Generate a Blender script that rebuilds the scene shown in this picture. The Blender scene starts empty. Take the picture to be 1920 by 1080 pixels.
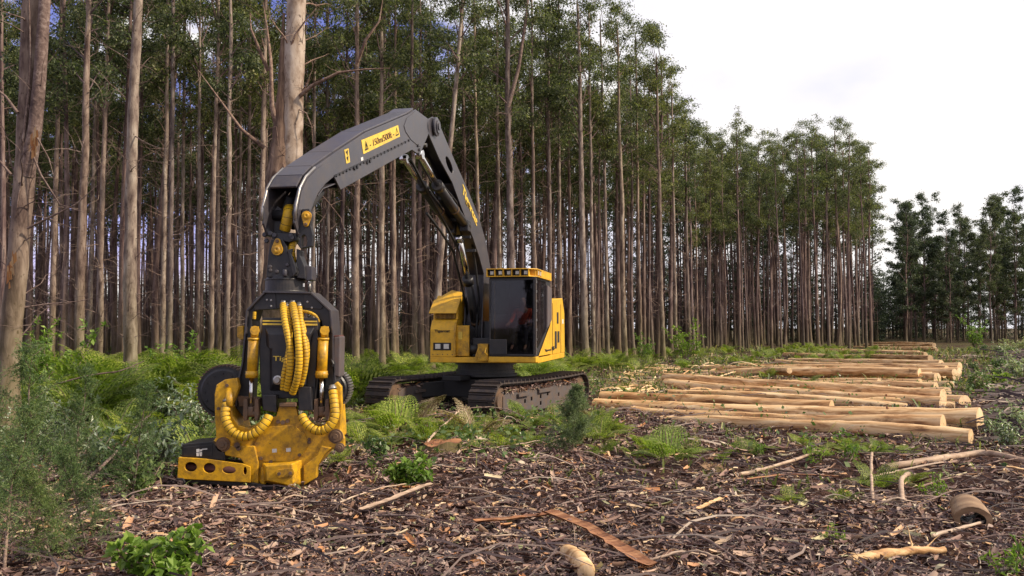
import bpy, math, random
import numpy as np
from mathutils import Vector, Matrix
from mathutils.geometry import tessellate_polygon

scene = bpy.context.scene
R = math.radians
# ------------------------------------------------------------------ camera
HC = 2.04; F_PX = 1663.0; HOR = 611.0
PITCH = math.atan((HOR - 540.0) / F_PX)
cam_d = bpy.data.cameras.new('camera'); cam = bpy.data.objects.new('camera', cam_d)
scene.collection.objects.link(cam)
cam.location = (0, 0, HC); cam.rotation_euler = (R(90) + PITCH, 0, 0)
cam_d.sensor_width = 36.0; cam_d.lens = F_PX / 1920.0 * 36.0
cam_d.clip_start = 0.1; cam_d.clip_end = 2000
scene.camera = cam
# ------------------------------------------------------------------ world, sun, exposure
SUN_TO = Vector((0.95, -0.22, 0.80)).normalized()
sun_el = math.asin(SUN_TO.z); sun_az = math.atan2(SUN_TO.x, SUN_TO.y)
world = bpy.data.worlds.new('World'); scene.world = world; world.use_nodes = True
wt = world.node_tree; wn = wt.nodes; wl = wt.links; wn.clear()
w_out = wn.new('ShaderNodeOutputWorld')
sky = wn.new('ShaderNodeTexSky'); sky.sky_type = 'NISHITA'; sky.sun_disc = False
sky.sun_elevation = sun_el; sky.sun_rotation = sun_az; sky.ozone_density = 3.0; sky.air_density = 1.0; sky.dust_density = .3
bg1 = wn.new('ShaderNodeBackground'); bg1.inputs[1].default_value = 0.12
tint = wn.new('ShaderNodeMix'); tint.data_type = 'RGBA'; tint.blend_type = 'MULTIPLY'; tint.inputs[0].default_value = 1
tint.inputs[7].default_value = (1.15, .82, 1.25, 1)
wl.new(sky.outputs[0], tint.inputs[6]); wl.new(tint.outputs[2], bg1.inputs[0])
bg2 = wn.new('ShaderNodeBackground'); bg2.inputs[1].default_value = 1.02
tc = wn.new('ShaderNodeTexCoord'); mp = wn.new('ShaderNodeMapping'); mp.inputs['Scale'].default_value = (1, 1, 1.7)
wl.new(tc.outputs['Generated'], mp.inputs[0])
nz = wn.new('ShaderNodeTexNoise'); nz.inputs['Scale'].default_value = 6.5; nz.inputs['Detail'].default_value = 7; nz.inputs['Roughness'].default_value = .55
wl.new(mp.outputs[0], nz.inputs[0])
sep = wn.new('ShaderNodeSeparateXYZ'); wl.new(tc.outputs['Generated'], sep.inputs[0])
mx = wn.new('ShaderNodeMapRange'); mx.inputs[1].default_value = -.05; mx.inputs[2].default_value = .22; mx.inputs[3].default_value = 0; mx.inputs[4].default_value = .30
wl.new(sep.outputs[0], mx.inputs[0])
ad = wn.new('ShaderNodeMath'); ad.operation = 'ADD'; wl.new(nz.outputs[0], ad.inputs[0]); wl.new(mx.outputs[0], ad.inputs[1])
cr = wn.new('ShaderNodeMapRange'); cr.inputs[1].default_value = .435; cr.inputs[2].default_value = .55
wl.new(ad.outputs[0], cr.inputs[0])
n2 = wn.new('ShaderNodeTexNoise'); n2.inputs['Scale'].default_value = 4.0; n2.inputs['Detail'].default_value = 5; wl.new(mp.outputs[0], n2.inputs[0])
cl = wn.new('ShaderNodeValToRGB'); cl.color_ramp.elements[0].position = .34; cl.color_ramp.elements[0].color = (.78, .78, .93, 1); cl.color_ramp.elements[1].position = .55; cl.color_ramp.elements[1].color = (1.0, .965, .94, 1)
wl.new(n2.outputs[0], cl.inputs[0]); wl.new(cl.outputs[0], bg2.inputs[0])
mixw = wn.new('ShaderNodeMixShader'); wl.new(cr.outputs[0], mixw.inputs[0]); wl.new(bg1.outputs[0], mixw.inputs[1]); wl.new(bg2.outputs[0], mixw.inputs[2])
wl.new(mixw.outputs[0], w_out.inputs[0])
sd = bpy.data.lights.new('sun', 'SUN'); sd.energy = 5.0; sd.angle = R(3); sd.color = (1.0, .86, .66)
so = bpy.data.objects.new('sun', sd); scene.collection.objects.link(so)
so.rotation_euler = (-SUN_TO).to_track_quat('-Z', 'Y').to_euler()
scene.view_settings.view_transform = 'Standard'; scene.view_settings.look = 'None'
scene.view_settings.gamma = 1; scene.view_settings.exposure = 0.14
scene.render.film_transparent = False
scene.cycles.use_denoising = True
scene.cycles.max_bounces = 6; scene.cycles.diffuse_bounces = 3; scene.cycles.transparent_max_bounces = 12

# ------------------------------------------------------------------ helpers
C = scene.collection
_cp, _sp = math.cos(PITCH), math.sin(PITCH)
def at(px, py, Y):
    """photo pixel (1920x1080) -> world point at depth Y"""
    a = (px - 960) / F_PX; b = (540 - py) / F_PX
    d = Vector((a, _cp - b * _sp, _sp + b * _cp))
    return Vector((0, 0, HC)) + d * (Y / d.y)
def ground_Y(py): return HC * F_PX / (py - HOR)

def gh(x, y):
    """ground height"""
    x = np.asarray(x, float); y = np.asarray(y, float)
    z = .045 * np.sin(x * .9 + 1.3 * np.sin(y * .37)) * np.cos(y * .7 + .6) + .03 * np.sin(x * 2.3 + y * 1.1) + .018 * np.sin(x * 5.1 - y * 3.7 + 1) * np.cos(y * 4.3)
    return z * np.clip((np.hypot(x, y) ) / 8, .3, 1)
def gz(x, y): return float(gh(x, y))

def tag(o, label=None, cat=None, group=None, kind=None):
    if label: o['label'] = label
    if cat: o['category'] = cat
    if group: o['group'] = group
    if kind: o['kind'] = kind
    return o
def empty(name, loc=(0, 0, 0), rz=0, parent=None):
    o = bpy.data.objects.new(name, None); C.objects.link(o); o.location = loc; o.rotation_euler = (0, 0, rz)
    o.empty_display_size = .2; o.parent = parent
    return o

class MB:
    """mesh collector, world coordinates"""
    def __init__(s): s.v = []; s.f = []; s.m = []; s.sm = []
    def add(s, vs, fs, mat=0, smooth=False):
        b = len(s.v); s.v += [tuple(v) for v in vs]
        for f in fs: s.f.append([b + i for i in f]); s.m.append(mat); s.sm.append(smooth)
        return s
    def prism(s, poly, vec, holes=(), mat=0):
        """planar polygon (3D points) extruded by vec"""
        vec = Vector(vec); loops = [[Vector(p) for p in poly]] + [[Vector(p) for p in h] for h in holes]
        tris = tessellate_polygon(loops); flat = [p for l in loops for p in l]; n = len(flat)
        vs = flat + [p + vec for p in flat]
        if len(loops) == 1: fs = [list(range(n)), [n + i for i in range(n)][::-1]]
        else: fs = [list(t) for t in tris] + [[n + i for i in t[::-1]] for t in tris]
        o = 0
        for l in loops:
            k = len(l)
            for i in range(k): fs.append([o + i, n + o + i, n + o + (i + 1) % k, o + (i + 1) % k])
            o += k
        return s.add(vs, fs, mat)
    def box(s, o, ax, ay, az, mat=0):
        """corner o, three edge vectors"""
        o, ax, ay, az = map(Vector, (o, ax, ay, az))
        vs = [o, o + ax, o + ax + ay, o + ay, o + az, o + ax + az, o + ax + ay + az, o + ay + az]
        return s.add(vs, [(0, 3, 2, 1), (4, 5, 6, 7), (0, 1, 5, 4), (1, 2, 6, 5), (2, 3, 7, 6), (3, 0, 4, 7)], mat)
    def cbox(s, c, ax, ay, az, mat=0):
        c, ax, ay, az = map(Vector, (c, ax, ay, az)); return s.box(c - (ax + ay + az) / 2, ax, ay, az, mat)
    def tube(s, path, rad, n=12, mat=0, mats=None, caps=True, smooth=True, capmat=None):
        path = [Vector(p) for p in path]; k = len(path)
        if not hasattr(rad, '__len__'): rad = [rad] * k
        vs = []; t0 = (path[1] - path[0]).normalized()
        up = Vector((0, 0, 1)) if abs(t0.z) < .9 else Vector((1, 0, 0))
        a = t0.cross(up).normalized()
        for i, p in enumerate(path):
            t = (path[min(i + 1, k - 1)] - path[max(i - 1, 0)])
            if t.length < 1e-7: t = t0
            t = t.normalized(); a = (a - t * a.dot(t)).normalized(); b = t.cross(a)
            for j in range(n):
                th = 2 * math.pi * j / n; vs.append(p + (a * math.cos(th) + b * math.sin(th)) * rad[i])
        for i in range(k - 1):
            fs = [(i * n + j, i * n + (j + 1) % n, (i + 1) * n + (j + 1) % n, (i + 1) * n + j) for j in range(n)]
            if i == 0: s.add(vs, [], 0)
            b = len(s.v) - len(vs)
            for f in fs: s.f.append([b + q for q in f]); s.m.append(mats[i] if mats else mat); s.sm.append(smooth)
        if caps:
            b = len(s.v) - len(vs); cm = mat if capmat is None else capmat
            s.f.append([b + j for j in range(n)][::-1]); s.m.append(cm); s.sm.append(False)
            s.f.append([b + (k - 1) * n + j for j in range(n)]); s.m.append(cm); s.sm.append(False)
        return s
    def cyl(s, p0, p1, r, n=20, mat=0, r2=None, capmat=None): return s.tube([p0, p1], [r, r if r2 is None else r2], n, mat, capmat=capmat)
    def disc_stack(s, c, axis, prof, n=28, mat=0):
        """lathe: prof = list of (distance along axis, radius)"""
        c = Vector(c); axis = Vector(axis).normalized()
        up = Vector((0, 0, 1)) if abs(axis.z) < .9 else Vector((1, 0, 0))
        a = axis.cross(up).normalized(); b = axis.cross(a); vs = []
        for d, r in prof:
            for j in range(n):
                th = 2 * math.pi * j / n; vs.append(c + axis * d + (a * math.cos(th) + b * math.sin(th)) * max(r, 1e-4))
        fs = [(i * n + j, i * n + (j + 1) % n, (i + 1) * n + (j + 1) % n, (i + 1) * n + j) for i in range(len(prof) - 1) for j in range(n)]
        k = len(prof)
        fs += [tuple(range(n))[::-1], tuple((k - 1) * n + j for j in range(n))]
        return s.add(vs, fs, mat)
    def build(s, name, mats, parent=None, bevel=0, origin=None):
        me = bpy.data.meshes.new(name)
        ro = Vector(origin) if origin is not None else Vector((0, 0, 0))
        p = parent
        while p is not None: ro = ro + p.location; p = p.parent
        me.from_pydata([Vector(v) - ro for v in s.v], [], s.f)
        if not isinstance(mats, (list, tuple)): mats = [mats]
        for m in mats: me.materials.append(m)
        me.polygons.foreach_set('material_index', s.m); me.polygons.foreach_set('use_smooth', s.sm)
        me.update()
        import bmesh
        bm = bmesh.new(); bm.from_mesh(me); bmesh.ops.recalc_face_normals(bm, faces=bm.faces); bm.to_mesh(me); bm.free()
        o = bpy.data.objects.new(name, me); C.objects.link(o); o.parent = parent
        if origin is not None: o.location = origin
        if bevel:
            b = o.modifiers.new('bevel', 'BEVEL'); b.width = bevel; b.segments = 2; b.limit_method = 'ANGLE'; b.angle_limit = R(40)
            b.harden_normals = False
        return o

class QM:
    """fast quad mesh collector (numpy)"""
    def __init__(s): s.V = []; s.Q = []; s.M = []; s.S = []; s.n = 0
    def add(s, V, Q, mat=0, smooth=False):
        V = np.asarray(V, float).reshape(-1, 3); Q = np.asarray(Q, int).reshape(-1, 4)
        s.V.append(V); s.Q.append(Q + s.n); s.M.append(np.full(len(Q), mat)); s.S.append(np.full(len(Q), smooth)); s.n += len(V); return s
    def quads(s, P, mat=0):
        """P (N,4,3)"""
        N = len(P); return s.add(P.reshape(-1, 3), np.arange(N * 4).reshape(N, 4), mat)
    def tube(s, path, rad, n=6, mat=0):
        P = np.asarray(path, float); k = len(P); rad = np.broadcast_to(np.asarray(rad, float), (k,))
        T = np.gradient(P, axis=0); T /= np.linalg.norm(T, axis=1)[:, None] + 1e-9
        up = np.array([0, 0, 1.]) if abs(T[0, 2]) < .9 else np.array([1., 0, 0])
        A = np.cross(T, up); A /= np.linalg.norm(A, axis=1)[:, None] + 1e-9; B = np.cross(T, A)
        th = np.arange(n) * 2 * np.pi / n
        V = P[:, None] + (A[:, None] * np.cos(th)[None, :, None] + B[:, None] * np.sin(th)[None, :, None]) * rad[:, None, None]
        i = np.arange(k - 1)[:, None]; j = np.arange(n)[None]
        Q = np.stack([i * n + j, i * n + (j + 1) % n, (i + 1) * n + (j + 1) % n, (i + 1) * n + j], -1).reshape(-1, 4)
        return s.add(V, Q, mat, True)
    def arrays(s): return np.concatenate(s.V), np.concatenate(s.Q), np.concatenate(s.M), np.concatenate(s.S)
    def mesh(s, name, mats, col=None):
        V, Q, M, S = s.arrays(); me = bpy.data.meshes.new(name)
        me.vertices.add(len(V)); me.vertices.foreach_set('co', V.astype(np.float32).ravel())
        me.loops.add(len(Q) * 4); me.loops.foreach_set('vertex_index', Q.astype(np.int32).ravel())
        me.polygons.add(len(Q)); me.polygons.foreach_set('loop_start', np.arange(len(Q), dtype=np.int32) * 4)
        me.polygons.foreach_set('material_index', M.astype(np.int32)); me.polygons.foreach_set('use_smooth', S.astype(bool))
        for m in mats: me.materials.append(m)
        me.update(calc_edges=True); me.validate()
        return me
def mobj(name, me, parent=None, loc=(0, 0, 0), rz=0):
    o = bpy.data.objects.new(name, me); C.objects.link(o); o.parent = parent; o.location = loc; o.rotation_euler = (0, 0, rz); return o

# ------------------------------------------------------------------ materials
def mat_new(name):
    m = bpy.data.materials.new(name); m.use_nodes = True; nt = m.node_tree
    return m, nt.nodes, nt.links, nt.nodes['Principled BSDF']
def ramp(nodes, stops):
    r = nodes.new('ShaderNodeValToRGB'); e = r.color_ramp.elements
    while len(e) > 1: e.remove(e[-1])
    e[0].position = stops[0][0]; e[0].color = (*stops[0][1], 1)
    for p, c in stops[1:]:
        x = e.new(p); x.color = (*c, 1)
    return r
def noise(nodes, links, scale, detail=5, rough=.55, vec=None, dist=0):
    n = nodes.new('ShaderNodeTexNoise'); n.inputs['Scale'].default_value = scale; n.inputs['Detail'].default_value = detail
    n.inputs['Roughness'].default_value = rough; n.inputs['Distortion'].default_value = dist
    if vec is not None: links.new(vec, n.inputs[0])
    return n
def coords(nodes, links, scale=(1, 1, 1), rand=False):
    t = nodes.new('ShaderNodeTexCoord'); m = nodes.new('ShaderNodeMapping'); m.inputs['Scale'].default_value = scale
    links.new(t.outputs['Object'], m.inputs[0])
    if rand:
        oi = nodes.new('ShaderNodeObjectInfo'); mu = nodes.new('ShaderNodeMath'); mu.operation = 'MULTIPLY'; mu.inputs[1].default_value = 50
        links.new(oi.outputs['Random'], mu.inputs[0]); cb = nodes.new('ShaderNodeCombineXYZ')
        for i in range(3): links.new(mu.outputs[0], cb.inputs[i])
        links.new(cb.outputs[0], m.inputs[1])
    return m.outputs[0]
def mixc(nodes, links, fac, a, b, mode='MIX'):
    m = nodes.new('ShaderNodeMix'); m.data_type = 'RGBA'; m.blend_type = mode
    for s_, i in ((fac, 0), (a, 6), (b, 7)):
        if hasattr(s_, 'is_linked') or hasattr(s_, 'links'): links.new(s_, m.inputs[i])
        elif i == 0: m.inputs[0].default_value = s_
        else: m.inputs[i].default_value = (*s_, 1)
    return m.outputs[2]
def bump(nodes, links, h, bsdf, strength=.4, dist=.02):
    b = nodes.new('ShaderNodeBump'); b.inputs['Strength'].default_value = strength; b.inputs['Distance'].default_value = dist
    links.new(h, b.inputs['Height']); links.new(b.outputs[0], bsdf.inputs['Normal'])

def paint(name, col, rough=.45, dirt=(.10, .065, .045), amt=.5, metal=0, spec=.5, worn=None):
    m, n, l, b = mat_new(name)
    v = coords(n, l)
    n1 = noise(n, l, 2.3, 8, .65, v); n2 = noise(n, l, 22, 6, .7, v); n3 = noise(n, l, 6, 8, .75, v)
    r1 = ramp(n, [(.44, (0, 0, 0)), (.68, (amt,) * 3)]); l.new(n3.outputs[0], r1.inputs[0])
    r2 = ramp(n, [(.3, tuple(c * .78 for c in col)), (.7, tuple(min(1, c * 1.1) for c in col))]); l.new(n1.outputs[0], r2.inputs[0])
    c = mixc(n, l, r1.outputs[0], r2.outputs[0], dirt)
    if worn:
        r3 = ramp(n, [(.63, (0, 0, 0)), (.67, (.8,) * 3)]); l.new(n2.outputs[0], r3.inputs[0]); c = mixc(n, l, r3.outputs[0], c, worn)
    l.new(c, b.inputs['Base Color'])
    rr = n.new('ShaderNodeMapRange'); rr.inputs[3].default_value = rough * .75; rr.inputs[4].default_value = min(1, rough * 1.5); l.new(n3.outputs[0], rr.inputs[0]); l.new(rr.outputs[0], b.inputs['Roughness'])
    b.inputs['Metallic'].default_value = metal; b.inputs['Specular IOR Level'].default_value = spec
    bump(n, l, n2.outputs[0], b, .12, .006)
    return m
M = {}
M['yellow'] = paint('yellow_paint', (.78, .43, .02), .38, amt=.34)
M['ochre'] = paint('ochre_paint', (.68, .365, .013), .36, (.085, .045, .025), .85, worn=(.07, .05, .04))
M['hose'] = paint('hose_yellow', (.74, .43, .01), .5, (.16, .09, .03), .6)
M['grey'] = paint('grey_paint', (.050, .047, .060), .30, (.10, .08, .068), .6)
M['black'] = paint('black_paint', (.016, .016, .021), .38, (.06, .047, .04), .5)
M['blackm'] = paint('black_matt', (.010, .010, .013), .6, (.03, .025, .022), .4)
M['steel'] = paint('steel', (.42, .40, .38), .35, (.10, .07, .05), .5, metal=.8)
M['chrome'] = paint('chrome_rod', (.7, .68, .66), .16, (.3, .26, .22), .2, metal=1)
M['rust'] = paint('rusty_steel', (.13, .085, .06), .6, (.25, .13, .06), .6, metal=.2)
M['track'] = paint('track_steel', (.045, .036, .036), .6, (.11, .075, .05), .8, metal=.2)
M['frame_dust'] = paint('dusty_frame', (.085, .072, .072), .7, (.12, .072, .045), .95)
M['white'] = paint('white_marking', (.7, .7, .7), .5, amt=.3)
M['decal'] = paint('decal_yellow', (.78, .54, .06), .5, (.25, .2, .12), .5)
M['redbrown'] = paint('red_brown', (.10, .03, .025), .6, amt=.4)
M['lens'] = paint('lamp_lens', (.65, .63, .58), .15, amt=.2)
M['tank'] = paint('grey_tank', (.10, .085, .09), .5, (.12, .06, .04), .5)

def glass_mat():
    m, n, l, b = mat_new('tinted_glass'); out = n['Material Output']
    t = n.new('ShaderNodeBsdfTransparent'); t.inputs[0].default_value = (.5, .5, .52, 1)
    g = n.new('ShaderNodeBsdfGlossy'); g.inputs['Roughness'].default_value = .03; g.inputs[0].default_value = (.9, .9, 1, 1)
    fr = n.new('ShaderNodeFresnel'); fr.inputs[0].default_value = 1.45
    mx_ = n.new('ShaderNodeMixShader'); l.new(fr.outputs[0], mx_.inputs[0]); l.new(t.outputs[0], mx_.inputs[1]); l.new(g.outputs[0], mx_.inputs[2])
    d = n.new('ShaderNodeBsdfDiffuse'); d.inputs[0].default_value = (.12, .11, .12, 1)
    v = coords(n, l); nn = noise(n, l, 7, 8, .7, v); rr = ramp(n, [(.45, (.01,) * 3), (.8, (.14,) * 3)]); l.new(nn.outputs[0], rr.inputs[0])
    m2 = n.new('ShaderNodeMixShader'); l.new(rr.outputs[0], m2.inputs[0]); l.new(mx_.outputs[0], m2.inputs[1]); l.new(d.outputs[0], m2.inputs[2])
    l.new(m2.outputs[0], out.inputs[0]); return m
M['glass'] = glass_mat()

def bark_mat(name, stops, sx=7, sz=.55, moss=.5, bstr=.7):
    m, n, l, b = mat_new(name)
    v = coords(n, l, (sx, sx, sz), rand=True); v2 = coords(n, l, (2.2, 2.2, .9), rand=True); v3 = coords(n, l, (14, 14, 9), rand=True)
    a = noise(n, l, 1.0, 9, .62, v, .4); c = noise(n, l, 1.0, 5, .6, v2); d = noise(n, l, 1.0, 5, .6, v3)
    ma = n.new('ShaderNodeMath'); ma.operation = 'MULTIPLY_ADD'; ma.inputs[1].default_value = .6; l.new(a.outputs[0], ma.inputs[0])
    mb = n.new('ShaderNodeMath'); mb.operation = 'MULTIPLY'; mb.inputs[1].default_value = .4; l.new(c.outputs[0], mb.inputs[0]); l.new(mb.outputs[0], ma.inputs[2])
    r = ramp(n, stops); l.new(ma.outputs[0], r.inputs[0]); col = r.outputs[0]
    kr = ramp(n, [(.60, (0, 0, 0)), (.68, (.8,) * 3)]); l.new(d.outputs[0], kr.inputs[0]); col = mixc(n, l, kr.outputs[0], col, (.07, .045, .035))
    oi = n.new('ShaderNodeObjectInfo'); hr = ramp(n, [(0, (.58, .56, .60)), (.35, (.90, .80, .74)), (.7, (.95, .93, .93)), (1, (1.1, 1.02, .86))]); l.new(oi.outputs['Random'], hr.inputs[0])
    col = mixc(n, l, 1.0, col, hr.outputs[0], 'MULTIPLY')
    if moss:
        t = n.new('ShaderNodeTexCoord'); sp_ = n.new('ShaderNodeSeparateXYZ'); l.new(t.outputs['Object'], sp_.inputs[0])
        mr = n.new('ShaderNodeMapRange'); mr.inputs[1].default_value = 0; mr.inputs[2].default_value = 4.0; mr.inputs[3].default_value = moss; mr.inputs[4].default_value = 0; l.new(sp_.outputs[2], mr.inputs[0])
        mm = n.new('ShaderNodeMath'); mm.operation = 'MULTIPLY'; l.new(mr.outputs[0], mm.inputs[0]); l.new(c.outputs[0], mm.inputs[1])
        m3 = n.new('ShaderNodeMath'); m3.operation = 'MULTIPLY'; m3.inputs[1].default_value = 2; l.new(mm.outputs[0], m3.inputs[0])
        col = mixc(n, l, m3.outputs[0], col, (.10, .095, .025))
    l.new(col, b.inputs['Base Color']); b.inputs['Roughness'].default_value = .85; b.inputs['Specular IOR Level'].default_value = .2
    bump(n, l, a.outputs[0], b, bstr, .03)
    return m
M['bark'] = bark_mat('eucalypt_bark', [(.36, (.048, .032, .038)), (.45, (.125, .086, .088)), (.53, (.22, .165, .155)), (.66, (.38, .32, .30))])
M['bark_deep'] = bark_mat('shade_toned_eucalypt_bark', [(.36, (.035, .024, .034)), (.46, (.085, .060, .072)), (.56, (.145, .112, .125)), (.68, (.24, .20, .21))])  # forest-interior shade painted in: darker, more purple copy of the bark
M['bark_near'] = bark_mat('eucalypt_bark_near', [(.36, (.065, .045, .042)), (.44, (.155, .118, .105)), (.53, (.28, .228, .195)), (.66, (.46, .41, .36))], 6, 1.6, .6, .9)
M['bark_cream'] = bark_mat('smooth_cream_bark', [(.38, (.12, .08, .06)), (.45, (.30, .235, .185)), (.54, (.45, .38, .32)), (.70, (.58, .52, .46))], 3.5, 1.8, 0, .6)
M['bark_rough'] = bark_mat('rough_brown_bark', [(.36, (.045, .028, .025)), (.48, (.13, .085, .065)), (.58, (.24, .165, .125)), (.70, (.40, .31, .25))], 9, .9, .6, 1.0)
M['branch'] = bark_mat('dead_branch', [(.36, (.10, .07, .065)), (.5, (.24, .175, .15)), (.62, (.42, .34, .29))], 12, 12, 0)
def wood_mat(name, stops, sc=(1.2, 9, 9)):
    m, n, l, b = mat_new(name); v = coords(n, l, sc, rand=True); a = noise(n, l, 1.0, 9, .65, v, .6)
    v2 = coords(n, l, (1.3, 2.5, 2.5), rand=True); c = noise(n, l, 1.0, 6, .7, v2)
    r = ramp(n, stops); l.new(a.outputs[0], r.inputs[0])
    kr = ramp(n, [(.57, (0, 0, 0)), (.66, (.9,) * 3)]); l.new(c.outputs[0], kr.inputs[0]); col = mixc(n, l, kr.outputs[0], r.outputs[0], tuple(q * .42 for q in stops[1][1]))
    oi = n.new('ShaderNodeObjectInfo'); hr = ramp(n, [(0, (.86, .78, .70)), (.5, (1, .96, .92)), (1, (1.05, 1.03, 1.0))]); l.new(oi.outputs['Random'], hr.inputs[0])
    col = mixc(n, l, 1.0, col, hr.outputs[0], 'MULTIPLY'); l.new(col, b.inputs['Base Color']); b.inputs['Roughness'].default_value = .6
    b.inputs['Specular IOR Level'].default_value = .3
    bump(n, l, a.outputs[0], b, .4, .012); return m
M['log'] = wood_mat('peeled_wood', [(.34, (.17, .08, .035)), (.43, (.45, .255, .11)), (.54, (.70, .485, .26)), (.75, (.83, .67, .43))])
M['logend'] = wood_mat('cut_wood', [(.3, (.55, .36, .19)), (.5, (.72, .52, .31)), (.7, (.80, .62, .42))], (20, 5, 5))
M['stick'] = wood_mat('pale_stick', [(.3, (.22, .15, .11)), (.5, (.45, .34, .26)), (.7, (.62, .50, .39))])
M['oldwood'] = wood_mat('weathered_wood', [(.3, (.11, .065, .035)), (.5, (.24, .15, .085)), (.7, (.36, .25, .15))])
M['barkstrip'] = wood_mat('orange_bark_strip', [(.3, (.10, .045, .03)), (.48, (.26, .115, .055)), (.62, (.42, .22, .11)), (.75, (.5, .36, .24))])

def leaf_mat(name, stops, trans=.3, rough=.55, scale=None):
    m, n, l, b = mat_new(name); out = n['Material Output']
    g = n.new('ShaderNodeNewGeometry'); oi = n.new('ShaderNodeObjectInfo')
    r = ramp(n, stops); l.new(g.outputs['Random Per Island'], r.inputs[0])
    hr = ramp(n, [(0, (.78, .85, .85)), (.5, (1, 1, .95)), (1, (1.22, 1.15, .9))]); l.new(oi.outputs['Random'], hr.inputs[0])
    col = mixc(n, l, 1.0, r.outputs[0], hr.outputs[0], 'MULTIPLY')
    l.new(col, b.inputs['Base Color']); b.inputs['Roughness'].default_value = rough; b.inputs['Specular IOR Level'].default_value = .35
    if trans:
        t = n.new('ShaderNodeBsdfTranslucent'); l.new(mixc(n, l, 1.0, col, (1.3, 1.5, .7), 'MULTIPLY'), t.inputs[0])
        mx_ = n.new('ShaderNodeMixShader'); mx_.inputs[0].default_value = trans; l.new(b.outputs[0], mx_.inputs[1]); l.new(t.outputs[0], mx_.inputs[2]); l.new(mx_.outputs[0], out.inputs[0])
    return m
M['leaf'] = leaf_mat('eucalypt_leaf', [(0, (.030, .040, .027)), (.4, (.074, .092, .047)), (.75, (.14, .158, .075)), (1, (.30, .30, .16))], .42)
M['leaf_far'] = leaf_mat('distant_eucalypt_leaf', [(0, (.028, .040, .030)), (.5, (.058, .078, .048)), (1, (.13, .15, .085))], .3)
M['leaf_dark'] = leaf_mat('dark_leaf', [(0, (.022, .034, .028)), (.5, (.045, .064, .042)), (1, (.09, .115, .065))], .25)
M['fern'] = leaf_mat('fern_leaf', [(0, (.08, .125, .02)), (.5, (.18, .24, .035)), (1, (.34, .38, .08))], .4)
M['fern_bright'] = leaf_mat('bright_fern_leaf', [(0, (.11, .17, .03)), (.5, (.20, .28, .05)), (1, (.36, .42, .12))], .4)
M['fern_dead'] = leaf_mat('dead_fern', [(0, (.16, .10, .06)), (.5, (.30, .22, .13)), (1, (.45, .38, .26))], .3)
M['broad'] = leaf_mat('broad_leaf', [(0, (.08, .145, .02)), (.5, (.155, .25, .035)), (1, (.31, .40, .10))], .35, .4)
M['broad_dark'] = leaf_mat('broad_dark', [(0, (.05, .09, .03)), (.5, (.09, .15, .05)), (1, (.22, .28, .14))], .3, .35)
M['silver'] = leaf_mat('silver_leaf', [(0, (.10, .15, .07)), (.5, (.22, .27, .16)), (1, (.55, .58, .48))], .3, .3)
M['wattle'] = leaf_mat('wattle_leaf', [(0, (.06, .10, .040)), (.5, (.11, .17, .06)), (1, (.22, .27, .09))], .3)
M['wattle_young'] = leaf_mat('young_wattle_leaf', [(0, (.07, .11, .06)), (.5, (.12, .17, .10)), (1, (.22, .27, .16))], .3)
M['grass'] = leaf_mat('grass_blade', [(0, (.06, .085, .022)), (.5, (.125, .16, .045)), (.8, (.24, .25, .10)), (1, (.40, .33, .19))], .3)
M['litter'] = leaf_mat('leaf_litter', [(0, (.030, .016, .018)), (.22, (.098, .054, .052)), (.48, (.19, .112, .100)), (.70, (.30, .195, .165)), (.84, (.42, .305, .255)), (.91, (.44, .19, .07)), (.96, (.60, .48, .38)), (1, (.17, .21, .05))], 0, .6)
M['twig'] = leaf_mat('dry_twig', [(0, (.025, .015, .018)), (.45, (.075, .047, .047)), (.8, (.18, .125, .115)), (1, (.40, .32, .27))], 0, .7)
M['chip'] = leaf_mat('wood_chip', [(0, (.40, .22, .11)), (.5, (.55, .36, .2)), (1, (.72, .55, .38))], 0, .7)

def soil_mat():
    m, n, l, b = mat_new('forest_soil'); v = coords(n, l)
    a = noise(n, l, .35, 8, .6, v); c = noise(n, l, 3.5, 10, .7, v); d = noise(n, l, 30, 8, .75, v)
    r = ramp(n, [(.3, (.026, .015, .013)), (.5, (.075, .043, .035)), (.64, (.14, .085, .064)), (.8, (.24, .15, .105))]); l.new(c.outputs[0], r.inputs[0])
    r2 = ramp(n, [(.35, (.45, .40, .42)), (.6, (1.2, 1.1, 1.05))]); l.new(a.outputs[0], r2.inputs[0])
    r3 = ramp(n, [(.3, (.35,) * 3), (.7, (1.6,) * 3)]); l.new(d.outputs[0], r3.inputs[0])
    col = mixc(n, l, 1.0, mixc(n, l, 1.0, r.outputs[0], r2.outputs[0], 'MULTIPLY'), r3.outputs[0], 'MULTIPLY')
    t = n.new('ShaderNodeTexCoord'); vd = n.new('ShaderNodeVectorMath'); vd.operation = 'LENGTH'; l.new(t.outputs['Object'], vd.inputs[0])
    mr = n.new('ShaderNodeMapRange'); mr.inputs[1].default_value = 22; mr.inputs[2].default_value = 50; l.new(vd.outputs['Value'], mr.inputs[0])
    gr = ramp(n, [(.42, (0, 0, 0)), (.58, (.75,) * 3)]); l.new(a.outputs[0], gr.inputs[0])
    mm = n.new('ShaderNodeMath'); mm.operation = 'MULTIPLY'; l.new(mr.outputs[0], mm.inputs[0]); l.new(gr.outputs[0], mm.inputs[1])
    col = mixc(n, l, mm.outputs[0], col, (.085, .095, .035))
    l.new(col, b.inputs['Base Color']); b.inputs['Roughness'].default_value = .95; b.inputs['Specular IOR Level'].default_value = .1
    bump(n, l, d.outputs[0], b, 1.0, .05); return m
M['soil'] = soil_mat()
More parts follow.
